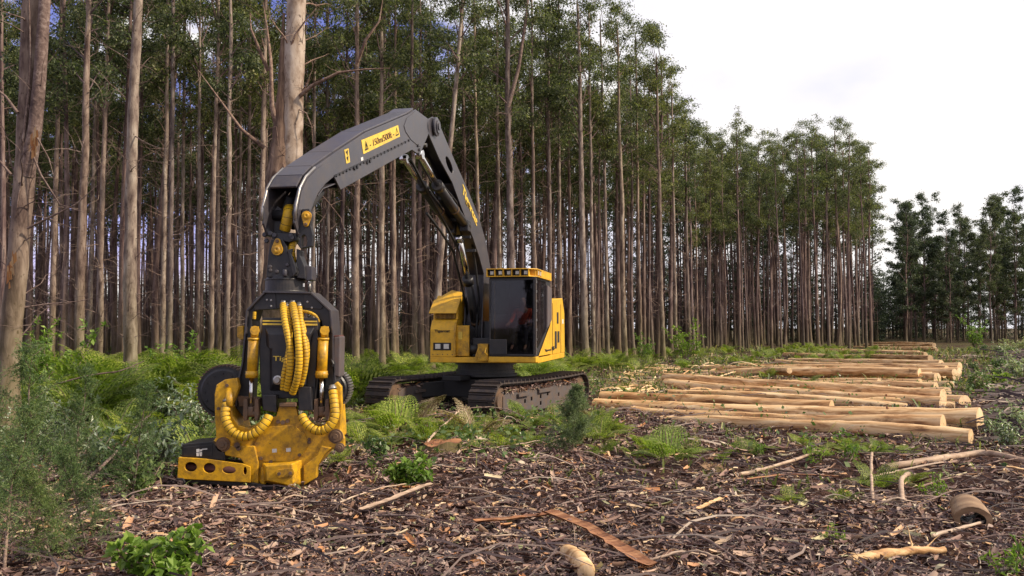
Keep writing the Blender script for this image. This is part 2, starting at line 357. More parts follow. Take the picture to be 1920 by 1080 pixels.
# ================================================================== GROUND (structure)
def build_ground():
    r = np.concatenate([np.arange(0, 32, .16), np.geomspace(32, 700, 60)])
    ys = np.concatenate([-r[::-1][:-1], r]); ys = ys[ys > -60]
    ys = np.concatenate([[-700, -300, -120], ys]); ys = ys[(ys < -10) | (ys >= -10)]
    xs = np.concatenate([-r[::-1][:-1], r])
    ys = np.array([y for y in ys if y > 2 or abs(y) > 50 or abs(y / .8 - round(y / .8)) < .11])
    X, Y = np.meshgrid(xs, ys); Z = gh(X, Y)
    Z = Z * np.clip(1.3 - np.hypot(X, Y) / 120, 0, 1)
    Z += .012 * np.sin(X * 13 + 3 * np.sin(Y * 7)) * np.sin(Y * 11 + 2)*(np.hypot(X,Y)<40)
    V = np.stack([X, Y, Z], -1).reshape(-1, 3); nx = len(xs); ny = len(ys)
    i = np.arange(ny - 1)[:, None]; j = np.arange(nx - 1)[None]
    Q = np.stack([i * nx + j, i * nx + j + 1, (i + 1) * nx + j + 1, (i + 1) * nx + j], -1)
    q = QM(); q.add(V, Q, 0, True); o = mobj('ground', q.mesh('ground', [M['soil']])); tag(o, kind='structure')
build_ground()

# ================================================================== HARVESTER
ANG = R(12.0); CA, SA = math.cos(ANG), math.sin(ANG)
P0 = Vector((-3.0, 11.9, 0)); NN = Vector((CA, -SA, 0)); BB = Vector((SA, CA, 0)); ZZ = Vector((0, 0, 1))
def H(s, u, z): return P0 + NN * s + BB * u + ZZ * z
def BP(px, py, s):
    """point of the boom's own vertical plane (offset s) seen at a photo pixel"""
    a = (px - 960) / F_PX; b = (540 - py) / F_PX
    d = Vector((a, _cp - b * _sp, _sp + b * _cp)); c = Vector((0, 0, HC)); p = P0 + NN * s
    t = (p - c).dot(NN) / d.dot(NN); return c + d * t
SL = H(.12, 10.66, 0)
root = empty('forestry_harvester', (SL.x, SL.y, 0))
tag(root, 'yellow and black tracked forestry harvester with raised grey boom and a hanging felling head', 'forestry machine')
def OB(mb, name, mats, parent=None, bevel=0): return mb.build(name, mats, parent or root, bevel)

def text_obj(txt, center, xd, ud, height, width, mat, parent, name='lettering', depth=.006, bold=.02):
    cu = bpy.data.curves.new('t', 'FONT'); cu.body = txt; cu.size = 1; cu.align_x = 'CENTER'; cu.align_y = 'CENTER'; cu.extrude = .5; cu.offset = bold
    to = bpy.data.objects.new('t', cu); C.objects.link(to); bpy.context.view_layer.update()
    me = bpy.data.meshes.new_from_object(to.evaluated_get(bpy.context.evaluated_depsgraph_get()))
    bpy.data.objects.remove(to); bpy.data.curves.remove(cu)
    vs = np.array([v.co[:] for v in me.vertices]); mn, mxx = vs.min(0), vs.max(0)
    cx, cy = (mn[0] + mxx[0]) / 2, (mn[1] + mxx[1]) / 2; sx = width / (mxx[0] - mn[0]); sy = height / (mxx[1] - mn[1])
    xd = Vector(xd).normalized(); ud = Vector(ud); ud = (ud - xd * ud.dot(xd)).normalized(); nd = xd.cross(ud)
    ro = Vector((0, 0, 0)); p = parent
    while p is not None: ro = ro + p.location; p = p.parent
    for v in me.vertices:
        c = v.co; v.co = Vector(center) + xd * (c.x - cx) * sx + ud * (c.y - cy) * sy + nd * c.z * depth * 2 - ro
    me.materials.clear(); me.materials.append(mat); me.name = name
    return mobj(name, me, parent)

# ---------------- undercarriage
TA = R(27); TD = Vector((math.sin(TA), math.cos(TA), 0)); TP = Vector((math.cos(TA), -math.sin(TA), 0))
def make_track(ctr, outer):
    W = .66; hl = 2.3; rr = .40; zc = .45
    def P(v, w, z): return ctr + TD * v + TP * w + ZZ * z
    # perimeter
    pts = []
    for i in range(23): pts.append((-hl + 2 * hl * i / 22, zc + rr + .035 * -math.sin(math.pi * i / 22)))
    for i in range(1, 8): a = math.pi * i / 8; pts.append((hl + rr * math.sin(a), zc + rr * math.cos(a)))
    for i in range(23): pts.append((hl - 2 * hl * i / 22, zc - rr))
    for i in range(1, 8): a = math.pi * i / 8; pts.append((-hl - rr * math.sin(a), zc - rr * math.cos(a)))
    mb = MB(); n = len(pts)
    for i in range(n):
        v0, z0 = pts[i]; v1, z1 = pts[(i + 1) % n]; t = Vector((v1 - v0, z1 - z0)); L = t.length; t /= L; nv = Vector((-t.y, t.x))
        o = Vector((v0, z0))
        A = TD * t.x + ZZ * t.y; N = TD * nv.x + ZZ * nv.y
        mb.box(P(o.x, -W / 2, o.y) - N * .02 + A * .008, A * (L - .016), TP * W, N * .032)
        mb.box(P(o.x, -W / 2 + .01, o.y) + A * (L * .30) + N * .012, A * .026, TP * (W - .02), N * .05)
        mb.box(P(o.x, -W / 2 + .18, o.y) - N * .075, A * (L * .96), TP * .05, N * .055); mb.box(P(o.x, W / 2 - .22, o.y) - N * .075, A * (L * .96), TP * .05, N * .055)
    tr = OB(mb, 'track', M['track'], root)
    if outer: tag(tr, 'muddy track nearest the log rows')
    # polished grouser edges
    sf = MB()
    prof = [(-2.25, .20), (-2.25, .56), (-2.0, .66), (-.5, .70), (.6, .70), (1.9, .66), (1.95, .20), (1.6, .12), (-1.9, .12)]
    holes = [[(x, z), (x + .09, z), (x + .09, z + .09), (x, z + .09)] for x, z in ((-1.95, .36), (-1.2, .33), (-.85, .36), (-.35, .38), (0.05, .42), (-.35, .22), (.7, .36))]
    for sgn in (1, -1):
        sf.prism([P(v, sgn * .30, z) for v, z in prof], TP * (-sgn * .03), [[P(v, sgn * .30, z) for v, z in h] for h in holes])
    sf.box(P(-2.2, -.25, .14), TD * 4.1, TP * .50, ZZ * .04); sf.box(P(-2.2, -.26, .60), TD * 4.1, TP * .52, ZZ * .05)
    sf.box(P(-1.6, .30, .50), TD * .55, TP * .07, ZZ * .07); sf.box(P(-.5, .30, .52), TD * .75, TP * .06, ZZ * .09)
    OB(sf, 'side_frame', M['frame_dust'], tr, .008)
    for v, nm in ((2.3, 'sprocket'), (-2.3, 'idler_wheel')):
        w = MB(); w.disc_stack(P(v, -.22, zc), TP, [(0, .18), (.0, .33), (.06, .34), (.1, .28), (.34, .28), (.38, .34), (.44, .33), (.44, .2), (.50, .18), (.50, .05)], 24)
        if nm == 'sprocket':
            for k in range(14):
                a = 2 * math.pi * k / 14; d = TD * math.cos(a) + ZZ * math.sin(a); e = TP.cross(d); w.cbox(P(v, 0, zc) + d * .34, d * .08, TP * .3, e * .06)
        OB(w, nm, M['rust'], tr)
    for k in range(7):
        w = MB(); v = -1.75 + k * .58; w.disc_stack(P(v, -.24, .17), TP, [(0, .09), (.05, .11), (.08, .08), (.40, .08), (.43, .11), (.48, .09)], 16); OB(w, 'roller', M['rust'], tr)
    # packed soil and bark on the ledge
    d = QM(); rg = np.random.default_rng(5); N = 900 if outer else 200
    c = np.array([P(v, w, z)[:] for v, w, z in zip(rg.uniform(-2.1, 1.9, N), rg.uniform(.10, .34, N), .64 + rg.uniform(0, .12, N) * rg.random(N))])
    dr = rg.normal(size=(N, 3)); dr[:, 2] *= .4; dr /= np.linalg.norm(dr, axis=1)[:, None]; sd_ = np.cross(dr, rg.normal(size=(N, 3))); sd_ /= np.linalg.norm(sd_, axis=1)[:, None]
    L = rg.uniform(.03, .12, N)[:, None]; w = rg.uniform(.01, .03, N)[:, None]
    pts = np.stack([c - dr * L, c + sd_ * w, c + dr * L, c - sd_ * w], 1) - np.array(root.location[:])[None, None]
    d.quads(pts); o = mobj('caked_debris', d.mesh('caked_debris', [M['litter']]), tr)
    return tr
CR = Vector((.56, 21.7, -.07)); CL = CR - TP * 2.75
make_track(CR, True); make_track(CL, False)
cm = (CR + CL) / 2
mb = MB()
def T(v, w, z): return cm + TD * v + TP * w + ZZ * z
mb.prism([T(-.85, -.75, .38), T(-.85, .75, .38), T(.85, .75, .38), T(.85, -.75, .38)], ZZ * .44)
for sv in (-1, 1):
    for sw in (-1, 1):
        mb.prism([T(sv * .75, sw * .6, .40), T(sv * 1.35, sw * 1.15, .36), T(sv * .6, sw * 1.15, .36), T(sv * .1, sw * .7, .40)], ZZ * .36)
mb.box(T(-1.35, -.45, .80), TD * .5, TP * .5, ZZ * .12)
OB(mb, 'undercarriage', M['blackm'], root, .02)
mb = MB(); mb.disc_stack(Vector((SL.x, SL.y, .80)), ZZ, [(0, .80), (.06, .80), (.06, .74), (.16, .74), (.16, .70), (.28, .70), (.28, .76), (.34, .76), (.34, .62), (.42, .62)], 40)
OB(mb, 'turntable', M['black'], root)

# ---------------- house
def hbox(mb, s0, s1, u0, u1, z0, z1, mat=0): return mb.box(H(s0, u0, z0), NN * (s1 - s0), BB * (u1 - u0), ZZ * (z1 - z0), mat)
mb = MB()
hbox(mb, -.92, 1.70, 9.35, 13.45, 1.17, 1.30)
mb.prism([H(.60, 8.98, 1.20), H(1.72, 8.98, 1.20), H(1.72, 8.98, 1.33), H(.60, 8.98, 1.33)], BB * .37)
OB(mb, 'deck', M['yellow'], root, .012)
# engine housing, front left
mb = MB()
def sidep(mb, s0, s1, prof, mat=0): return mb.prism([H(s0, u, z) for u, z in prof], NN * (s1 - s0), mat=mat)
sidep(mb, -.92, -.30, [(9.35, 1.30), (9.35, 1.95), (9.48, 2.18), (9.60, 2.20), (9.60, 2.42), (9.55, 2.42), (9.95, 2.78), (13.3, 2.78), (13.4, 2.5), (13.4, 1.30)])
OB(mb, 'engine_housing', M['yellow'], root, .02); eh = bpy.context.scene.objects[-1] if False else [o for o in root.children if o.name.startswith('engine_housing')][0]
mb = MB()
mb.prism([H(-.96, 9.36, 2.34), H(-.28, 9.36, 2.34), H(-.28, 9.90, 2.80), H(-.55, 9.90, 2.86), H(-.96, 9.70, 2.60)], BB * .06 + ZZ * .06)
OB(mb, 'hood_edge', M['yellow'], eh, .01)
mb = MB(); hbox(mb, -.86, -.36, 9.565, 9.62, 2.21, 2.40)
for k in range(16): hbox(mb, -.86 + k * .032, -.848 + k * .032, 9.55, 9.6, 2.215, 2.395, 1)
OB(mb, 'grille', [M['blackm'], M['ochre']], eh)
mb = MB(); hbox(mb, -.84, -.40, 9.335, 9.37, 1.46, 1.64); OB(mb, 'light_recess', M['blackm'], eh, .006)
for k in range(2):
    mb = MB(); s0 = -.79 + k * .21; hbox(mb, s0, s0 + .13, 9.32, 9.36, 1.49, 1.61); OB(mb, 'headlight', M['lens'], eh, .01)
mb = MB(); sidep(mb, -.325, -.28, [(9.30, 1.32), (9.30, 1.9), (9.40, 2.12), (9.55, 2.16), (9.55, 1.32)]); hbox(mb, -.30, .02, 9.42, 9.5, 1.32, 2.05)
OB(mb, 'access_panel', M['ochre'], eh, .01)
mb = MB(); hbox(mb, -.24, -.14, 9.40, 9.43, 1.72, 1.90); OB(mb, 'warning_sticker', M['decal'], eh)
mb = MB()
for k in range(5): mb.disc_stack(H(-.85 + k * .12, 9.352, 1.36), -BB, [(0, .012), (.01, .012)], 8)
OB(mb, 'bolt', M['rust'], eh)
text_obj('Tigercat', H(-.62, 9.344, 2.00 - .09), NN, ZZ, .085, .38, M['blackm'], eh)
# centre block behind the boom
mb = MB(); hbox(mb, -.30, .60, 10.0, 13.2, 1.30, 2.15); hbox(mb, .05, .58, 9.6, 10.0, 1.30, 1.75); OB(mb, 'hydraulic_bay', M['black'], root, .02)
mb = MB(); hbox(mb, .30, .55, 9.15, 9.45, 1.22, 1.62); mb.prism([H(.22, 9.2, 1.30), H(.42, 9.2, 1.30), H(.32, 9.2, 1.62)], BB * .15); OB(mb, 'boom_mount', M['ochre'], root, .01)
# rear body
mb = MB(); sidep(mb, .60, 1.70, [(11.15, 1.30), (11.15, 2.70), (13.1, 2.80), (13.45, 2.40), (13.50, 1.30)]); hbox(mb, -.30, .60, 12.3, 13.35, 1.3, 2.6)
rb = OB(mb, 'rear_body', M['yellow'], root, .02)
mb = MB(); mb.prism([H(1.71, u, z) for u, z in ((9.35, 1.335), (11.1, 2.12), (11.1, 1.335))], NN * .012)
OB(mb, 'side_skirt', M['yellow'], rb, .004)
for (u0, u1, z0, z1) in ((11.75, 12.05, 1.45, 1.9), (12.2, 12.5, 1.6, 1.9), (12.1, 12.35, 2.1, 2.4)):
    mb = MB(); mb.box(H(1.702, u0, z0), BB * (u1 - u0), ZZ * (z1 - z0), NN * .008); OB(mb, 'vent', M['blackm'], rb)
mb = MB(); mb.box(H(1.702, 11.4, 1.32), BB * .02, ZZ * 1.3, NN * .008); mb.box(H(1.702, 12.75, 1.32), BB * .02, ZZ * 1.3, NN * .008); OB(mb, 'panel_seam', M['blackm'], rb)
mb = MB(); mb.box(H(1.702, 13.0, 2.1), BB * .22, ZZ * .12, NN * .006); OB(mb, 'safety_sticker', M['white'], rb)
text_obj('Tigercat', H(1.727, 10.55, 1.44), BB, ZZ, .07, .9, M['blackm'], rb)
text_obj('845', H(1.727, 11.35, 1.47), BB, ZZ, .10, .36, M['blackm'], rb)

# ---------------- cab
cs0, cs1, cu0, cu1, cz0, cz1 = .62, 1.69, 9.0, 11.1, 1.33, 3.14
mb = MB()
for s0, s1, u0, u1 in ((cs0, cs0 + .07, cu0, cu0 + .07), (cs1 - .07, cs1, cu0, cu0 + .07), (cs0, cs0 + .07, cu1 - .08, cu1), (cs1 - .08, cs1, cu1 - .65, cu1)):
    hbox(mb, s0, s1, u0, u1, cz0, cz1)
hbox(mb, cs0, cs1, cu0, cu0 + .06, cz0, cz0 + .10); hbox(mb, cs0, cs1, cu0, cu0 + .06, cz1 - .06, cz1)
hbox(mb, cs0 + .01, cs1 - .01, cu0, cu1, cz0 - .02, cz0 + .03); hbox(mb, cs0, cs1, cu0, cu1, cz1 - .02, cz1 + .03)
hbox(mb, cs0, cs0 + .04, cu0 + .07, cu1, cz0, cz0 + 1.0); hbox(mb, cs0, cs1, cu1 - .06, cu1, cz0, cz1)
mb.prism([H(cs1 - .04, u, z) for u, z in ((cu0 + .05, cz0), (cu0 + .05, cz0 + .04), (cu1, cz0 + .80), (cu1, cz0))], NN * .04)
cab = OB(mb, 'cab', M['blackm'], root, .008)
mb = MB(); hbox(mb, cs0 + .03, cs1 - .03, cu0 - .012, cu0 + .012, cz0 + .06, cz1 - .03); OB(mb, 'front_window', M['glass'], cab)
mb = MB(); mb.prism([H(cs1 - .012, u, z) for u, z in ((cu0 + .08, cz0 + .12), (cu1 - .64, cz0 + .62), (cu1 - .64, cz1 - .04), (cu0 + .08, cz1 - .04))], NN * .014); OB(mb, 'side_window', M['glass'], cab)
mb = MB(); hbox(mb, cs0 + .015, cs0 + .03, cu0 + .08, cu1 - .09, cz0 + 1.0, cz1 - .02); OB(mb, 'side_window', M['glass'], cab)
mb = MB()   # window seal frame and cross bolts
for a in ((cs0, cs0 + .035), (cs1 - .035, cs1)): hbox(mb, a[0], a[1], cu0 - .03, cu0, cz0 + .02, cz1)
hbox(mb, cs0, cs1, cu0 - .03, cu0, cz0 + .02, cz0 + .06); hbox(mb, cs0, cs1, cu0 - .03, cu0, cz1 - .04, cz1)
for k in range(9): hbox(mb, cs0 + .005, cs0 + .03, cu0 - .042, cu0 - .03, cz0 + .12 + k * .2, cz0 + .15 + k * .2); hbox(mb, cs1 - .03, cs1 - .005, cu0 - .042, cu0 - .03, cz0 + .12 + k * .2, cz0 + .15 + k * .2)
OB(mb, 'window_frame', M['black'], cab, .004)
mb = MB(); hbox(mb, cs1 + .001, cs1 + .03, cu0 + .0, cu0 + .07, cz0 + .05, cz1)
for k in range(8): hbox(mb, cs1 + .03, cs1 + .045, cu0 + .015, cu0 + .05, cz0 + .15 + k * .22, cz0 + .21 + k * .22, 1)
OB(mb, 'bolted_pillar', [M['frame_dust'], M['steel']], cab, .003)
mb = MB(); mb.prism([H(cs1 + .002, u, z) for u, z in ((cu1 - .66, cz0 + .64), (cu1 - .02, cz0 + .86), (cu1 - .02, cz1 - .16), (cu1 - .66, cz1 - .10))], NN * .05)
OB(mb, 'rear_panel', M['tank'], cab, .01)
mb = MB(); hbox(mb, cs0 + .02, cs0 + .42, cu0 - .05, cu0 - .028, cz0 + .05, cz0 + .40); OB(mb, 'wiper_box', M['black'], cab, .01)
mb = MB(); mb.tube([H(cs0 - .06, cu0 - .03, cz0 + .22), H(cs0 - .1, cu0 - .05, cz0 + .10), H(cs0 - .03, cu0 - .05, cz0 + .03)], .012, 8); OB(mb, 'grab_handle', M['ochre'], cab)
# amber inner post seen through glass
mb = MB(); hbox(mb, cs0 + .09, cs0 + .12, cu0 + .05, cu0 + .08, cz0 + .3, cz1 - .1); OB(mb, 'inner_post', M['ochre'], cab)
# roof light bar
mb = MB()
z0, z1 = cz1 + .03, cz1 + .22
rf = [(cs0 - .06, cu0 - .10), (cs1 - .12, cu0 - .10), (cs1 + .05, cu0 + .12), (cs1 + .05, cu1 - .05), (cs0 - .06, cu1 - .05)]
mb.prism([H(s, u, z0) for s, u in rf], ZZ * .022)
mb.prism([H(s, u, z1 - .02) for s, u in rf], ZZ * .022)
hbox(mb, cs0, cs1, cu0 + .10, cu1 - .1, z0 + .022, z1 - .02)
for s in (cs0 - .055, cs0 + .13, cs0 + .33, cs0 + .53, cs0 + .73, cs0 + .925): hbox(mb, s, s + .022, cu0 - .098, cu0 + .11, z0 + .022, z1 - .02)
mb.prism([H(s, u, z0 + .022) for s, u in ((cs1 - .12, cu0 - .098), (cs1 + .048, cu0 + .12), (cs1 + .048, cu0 + .16), (cs1 - .15, cu0 - .07))], ZZ * .145) if False else None
hbox(mb, cs1 + .02, cs1 + .048, cu0 + .62, cu1 - .06, z0 + .022, z1 - .02)
for u in (cu0 + .14, cu0 + .36): hbox(mb, cs1 - .0, cs1 + .048, u, u + .03, z0 + .022, z1 - .02)
OB(mb, 'light_bar', M['yellow'], cab, .006)
mb = MB(); hbox(mb, cs0 - .03, cs1 - .14, cu0 + .02, cu0 + .09, z0 + .024, z1 - .022); OB(mb, 'light_bar_back', M['blackm'], cab)
for k in range(5):
    s = cs0 + .055 - .02 + k * .2; mb = MB(); hbox(mb, s - .02, s + .09, cu0 - .05, cu0 + .02, z0 + .045, z1 - .045, 1); hbox(mb, s - .005, s + .075, cu0 - .058, cu0 - .05, z0 + .055, z1 - .055, 0)
    OB(mb, 'work_light', [M['lens'], M['black']], cab, .004)
for k in range(3):
    u = cu0 + .19 + k * .20 - (.02 if k else 0); mb = MB(); hbox(mb, cs1 + .01, cs1 + .04, u, u + .12, z0 + .045, z1 - .045); OB(mb, 'work_light', M['lens'], cab, .004)
# operator seat
mb = MB(); hbox(mb, .92, 1.42, 9.95, 10.45, cz0 + .40, cz0 + .52); hbox(mb, .92, 1.42, 10.42, 10.56, cz0 + .48, cz0 + 1.20); hbox(mb, 1.02, 1.32, 10.05, 10.4, cz0 + .03, cz0 + .40)
OB(mb, 'operator_seat', M['blackm'], cab, .04)
mb = MB(); hbox(mb, .78, .90, 9.75, 10.3, cz0 + .5, cz0 + .62); hbox(mb, 1.44, 1.56, 9.75, 10.3, cz0 + .5, cz0 + .62)
for s in (.84, 1.50): mb.cyl(H(s, 9.82, cz0 + .62), H(s, 9.79, cz0 + .76), .025, 10)
OB(mb, 'control_console', M['black'], cab, .01)

# ---------------- boom
def bprism(mb, pix, s0, s1, mat=0):
    pl = [BP(x, y, s1) for x, y in pix]; return mb.prism(pl, NN * (s0 - s1), mat=mat)
mb = MB()
near = [(802, 224), (812, 219), (822, 228), (854, 304), (878, 357), (899, 410), (911, 452), (921, 510), (928, 560), (926, 640), (915, 668), (903, 668), (905, 600), (907.5, 514), (899, 482), (887, 446), (872, 407), (848, 342), (824, 298), (807, 259), (800, 238)]
slot = []
for k in range(14):
    a = 2 * math.pi * k / 14; ex, ey = 4.2 * math.cos(a), 17 * math.sin(a); t = R(-20); slot.append((842.5 + ex * math.cos(t) - ey * math.sin(t), 309 + ex * math.sin(t) + ey * math.cos(t)))
for s1 in (.235, -.205):
    src = [BP(x, y, .235) - NN * (.235 - s1) for x, y in near]; hl_ = [BP(x, y, .235) - NN * (.235 - s1) for x, y in slot]
    mb.prism(src, NN * -.03, [hl_])
# web plates between the side plates: back web and front web
def webpath(mb, pix, th, s0=-.205, s1=.205, mat=0):
    """thin plate following a pixel path on the boom plane, spanning s0..s1"""
    P = [BP(x, y, .235) for x, y in pix]
    for a, b in zip(P[:-1], P[1:]):
        d = (b - a).normalized(); nrm = d.cross(NN).normalized()
        mb.box(a - NN * (.235 - s0), b - a, NN * (s1 - s0), nrm * th, mat)
webpath(mb, [(819, 240), (850, 306), (874, 359), (895, 411), (907, 453), (917, 510), (923, 560), (921, 640)], .02)
webpath(mb, [(852, 345), (875, 409), (890, 447), (902, 483), (910, 515), (908, 600), (906, 660)], -.02)
boom = OB(mb, 'boom', M['grey'], root, .006)
mb = MB(); c = BP(814, 238, .235); mb.disc_stack(c - NN * .55, NN, [(0, .13), (.02, .15), (.56, .15), (.58, .19), (.615, .19), (.63, .13), (.65, .13), (.65, .07), (.67, .07)], 28); OB(mb, 'pivot_pin', M['grey'], boom)
mb = MB(); c = BP(803, 272, .235); mb.cyl(c - NN * .46, c - NN * .03, .04, 14); OB(mb, 'cross_tube', M['black'], boom)
a = BP(868, 356, .235); b = BP(895, 420, .235); xd = (b - a).normalized()
text_obj('Tigercat', BP(880.5, 388, .235) + NN * .004, xd, ZZ + BB, .26, (b - a).length * 1.02, M['decal'], boom, bold=.03)
# boom foot and hoses between cylinders
mb = MB(); mb.cyl(BP(905, 655, .3), BP(905, 655, .3) - NN * .6, .12, 20); OB(mb, 'foot_pin', M['black'], boom)

# ---------------- stick
mb = MB()
side = [(779.7, 205.3), (802, 222), (805, 248), (787, 291), (772.6, 281), (639, 356), (626.5, 331), (610, 345), (597, 362), (588, 381), (581, 405), (578, 436), (560, 440), (553, 418), (554, 385), (562, 352), (573, 331), (590, 314), (628, 287), (687, 248), (769, 213)]
P_ = [BP(x, y, .235) for x, y in side]
mb.prism(P_, NN * -.03); mb.prism([p - NN * .44 for p in P_], NN * -.03)
def webP(mb, pix, th, s0=-.205, s1=.205, mat=0):
    P = [BP(x, y, .235) for x, y in pix]
    for a, b in zip(P[:-1], P[1:]):
        d = (b - a).normalized(); nrm = d.cross(NN).normalized(); mb.box(a - NN * (.235 - s0), b - a, NN * (s1 - s0), nrm * th, mat)
webP(mb, [(800, 226), (778, 208), (768, 216), (687, 251), (628, 290), (592, 316)], .02)
webP(mb, [(626, 333), (606, 350), (592, 372), (584, 400)], .015)
webP(mb, [(639, 353), (772, 279)], -.02); webP(mb, [(660, 332), (610, 352), (600, 366)], -.02)
stick = OB(mb, 'stick', M['grey'], root, .006)
mb = MB()   # raised top cover, the broad curved back of the gooseneck
cov = [(779, 205.5), (768, 213.5), (687, 248.5), (628, 287.5), (590, 314.5), (573, 331.5), (562, 352.5), (556, 380)]
cp = [BP(x, y, .235) for x, y in cov]
for a, b in zip(cp[:-2], cp[1:-1]):
    d = (b - a).normalized(); nrm = d.cross(NN).normalized()
    if nrm.z < 0 : nrm = -nrm
    mb.box(a - NN * .43, b - a, NN * .39, nrm * .035)
OB(mb, 'top_cover', M['grey'], stick, .01)
def decal(corners, th=.004, mat='decal', name='decal', parent=None, s=.235):
    mb = MB(); mb.prism([BP(x, y, s) + NN * .001 for x, y in corners], NN * th); return OB(mb, name, M[mat], parent or stick)
dk = decal([(677, 263), (746, 234.6), (749.5, 256), (681, 289)])
a, b = BP(679, 276, .235), BP(748, 245, .235); xd = (b - a).normalized()
text_obj('- 150m/500ft -', BP(716, 260, .235) + NN * .006, xd, ZZ, .105, (b - a).length * .66, M['redbrown'], stick, bold=0)
text_obj('!', BP(686, 274, .235) + NN * .008, xd, ZZ, .08, .02, M['blackm'], stick)
mb = MB()
for cx_, cy_ in ((686, 273.5), (743.5, 247)):
    c = BP(cx_, cy_, .235) + NN * .0065; up = (ZZ - xd * ZZ.dot(xd)).normalized(); h = .13
    o_ = [c - xd * h * .65 - up * h * .5, c + xd * h * .65 - up * h * .5, c + up * h * .6]; i_ = [c + (q - c) * .68 for q in o_]
    mb.prism(o_, NN * .003, [i_])
OB(mb, 'warning_triangle', M['blackm'], stick)
dk2 = decal([(645, 281), (653, 278), (656, 304), (649, 307)], name='warning_sticker')
mb = MB()
for q in ((650, 286), (651, 297)):
    c = BP(q[0], q[1], .235) + NN * .005; mb.disc_stack(c, NN, [(0, .05), (.003, .05)], 3)
OB(mb, 'warning_symbol', M['blackm'], stick)
decal([(676, 296), (680, 294), (681, 300), (677, 302)], mat='white', name='small_sticker')
mb = MB()   # bolted seam and bolt pairs along the lower plate
sp = [(626.5, 331), (664, 312), (688, 301), (713, 290), (738, 279), (762, 266)]
for a, b in zip(sp[:-1], sp[1:]):
    A, B = BP(*a, .235), BP(*b, .235); mb.box(A, B - A, NN * .012, ZZ * .015)
OB(mb, 'panel_seam', M['black'], stick)
mb = MB()
for i in range(22):
    t = i / 21; x = 630 + t * 136; y = 331.5 - t * 66 - 2; c = BP(x, y, .235); mb.disc_stack(c, NN, [(0, .022), (.018, .022), (.018, .01)], 8)
for x, y in ((783, 273), (785.5, 281), (784, 289), (664, 316), (669, 313), (688, 305), (693, 302)): mb.disc_stack(BP(x, y, .235), NN, [(0, .03), (.022, .03)], 10)
OB(mb, 'bolt_row', M['black'], stick)
mb = MB()   # doubler plates at both ends
mb.prism([BP(x, y, .235) for x, y in ((779, 208), (799, 223), (801, 247), (788, 276), (779, 270), (770, 262), (760, 247), (757, 236), (762, 222))], NN * .010)
OB(mb, 'doubler_plate', M['grey'], stick, .004); mb = MB()
mb.prism([BP(x, y, .235) for x, y in ((618, 306), (623, 322), (620, 333), (604, 347), (592, 366), (584, 388), (578, 420), (560, 425), (557, 400), (564, 360), (575, 336), (592, 318), (606, 309))], NN * .010)
OB(mb, 'doubler_plate', M['grey'], stick, .004)
mb = MB()   # curved guide lip at the gooseneck mouth
lip = [BP(x, y, .235) for x, y in ((590, 314), (573, 331), (562, 352), (555, 385), (553, 412))]
mb.tube([p + NN * .0 for p in lip], .018, 8); mb.tube([p - NN * .47 for p in lip], .018, 8)
OB(mb, 'edge_lip', M['steel'], stick)

# ---------------- rams
def ram(pts, s, r0, r1, name, collars=True, parent=boom):
    (x0, y0), (x1, y1), (x2, y2) = pts; A, B, D = BP(x0, y0, s), BP(x1, y1, s), BP(x2, y2, s)
    mb = MB(); d = (D - B).normalized()
    mb.cyl(B, D, r1, 20); mb.cyl(B - d * .03, B + d * .16, r1 * 1.22, 20); mb.cyl(D - d * .12, D + d * .02, r1 * 1.15, 20); mb.cyl(D - NN * .09, D + NN * .09, r1 * 1.25, 16)
    m = B + (D - B) * .55; mb.cyl(m, m + d * .08, r1 * 1.12, 20, 1)
    o = OB(mb, name, [M['black'], M['rust']], parent)
    q = MB(); q.cyl(A, B + d * .1, r0, 16); q.cyl(A - NN * .07, A + NN * .07, r0 * 1.6, 14); OB(q, 'ram_rod', M['chrome'], o)
    q = MB(); k = (B - A).normalized().cross(NN).normalized() * (r1 * 1.45)
    if k.z < 0: k = -k
    q.tube([B + d * .10 + k * .8, B + d * .22 + k * 1.1, m + k * 1.1 + NN * .05, m + d * .25 + k * .9, D - d * .25 + k * 1.2, D + k], .018, 8); OB(q, 'hose', M['blackm'], o)
    return o
ram(((787, 290), (820, 347), (874, 424)), .15, .055, .098, 'stick_ram')
ram(((758, 298), (791, 349), (846, 428)), -.17, .055, .098, 'stick_ram')
ram(((862, 448), (877, 522), (902, 664)), .02, .06, .105, 'lift_ram')

# black hoses down the boom
for i, (s, pts) in enumerate(((.0, [(792, 290), (815, 340), (850, 395), (866, 440), (880, 520), (885, 600)]), (-.08, [(770, 300), (800, 360), (835, 420), (862, 470), (880, 560), (892, 640)]), (.12, [(846, 362), (866, 410), (884, 448), (892, 500), (898, 560), (893, 620), (893, 655)]), (-.2, [(800, 400), (826, 432), (850, 470), (868, 545), (882, 620)]))):
    mb = MB(); P = [BP(x, y, s) + Vector((0, 0, .02 * math.sin(i + k))) for k, (x, y) in enumerate(pts)]; mb.tube(P, .028, 10); OB(mb, 'hose', M['blackm'], boom)
mb = MB()  # plumbing clamps
for x, y, s in ((830, 372, -.02), (852, 412, .0), (866, 445, .02), (876, 470, .05)): mb.cbox(BP(x, y, s), NN * .42, BB * .08, ZZ * .07)
for x, y, s in ((872, 424, .15), (846, 428, -.17)): mb.cbox(BP(x, y, s), NN * .20, BB * .24, ZZ * .24)
OB(mb, 'boom_bracket', M['black'], boom, .01)
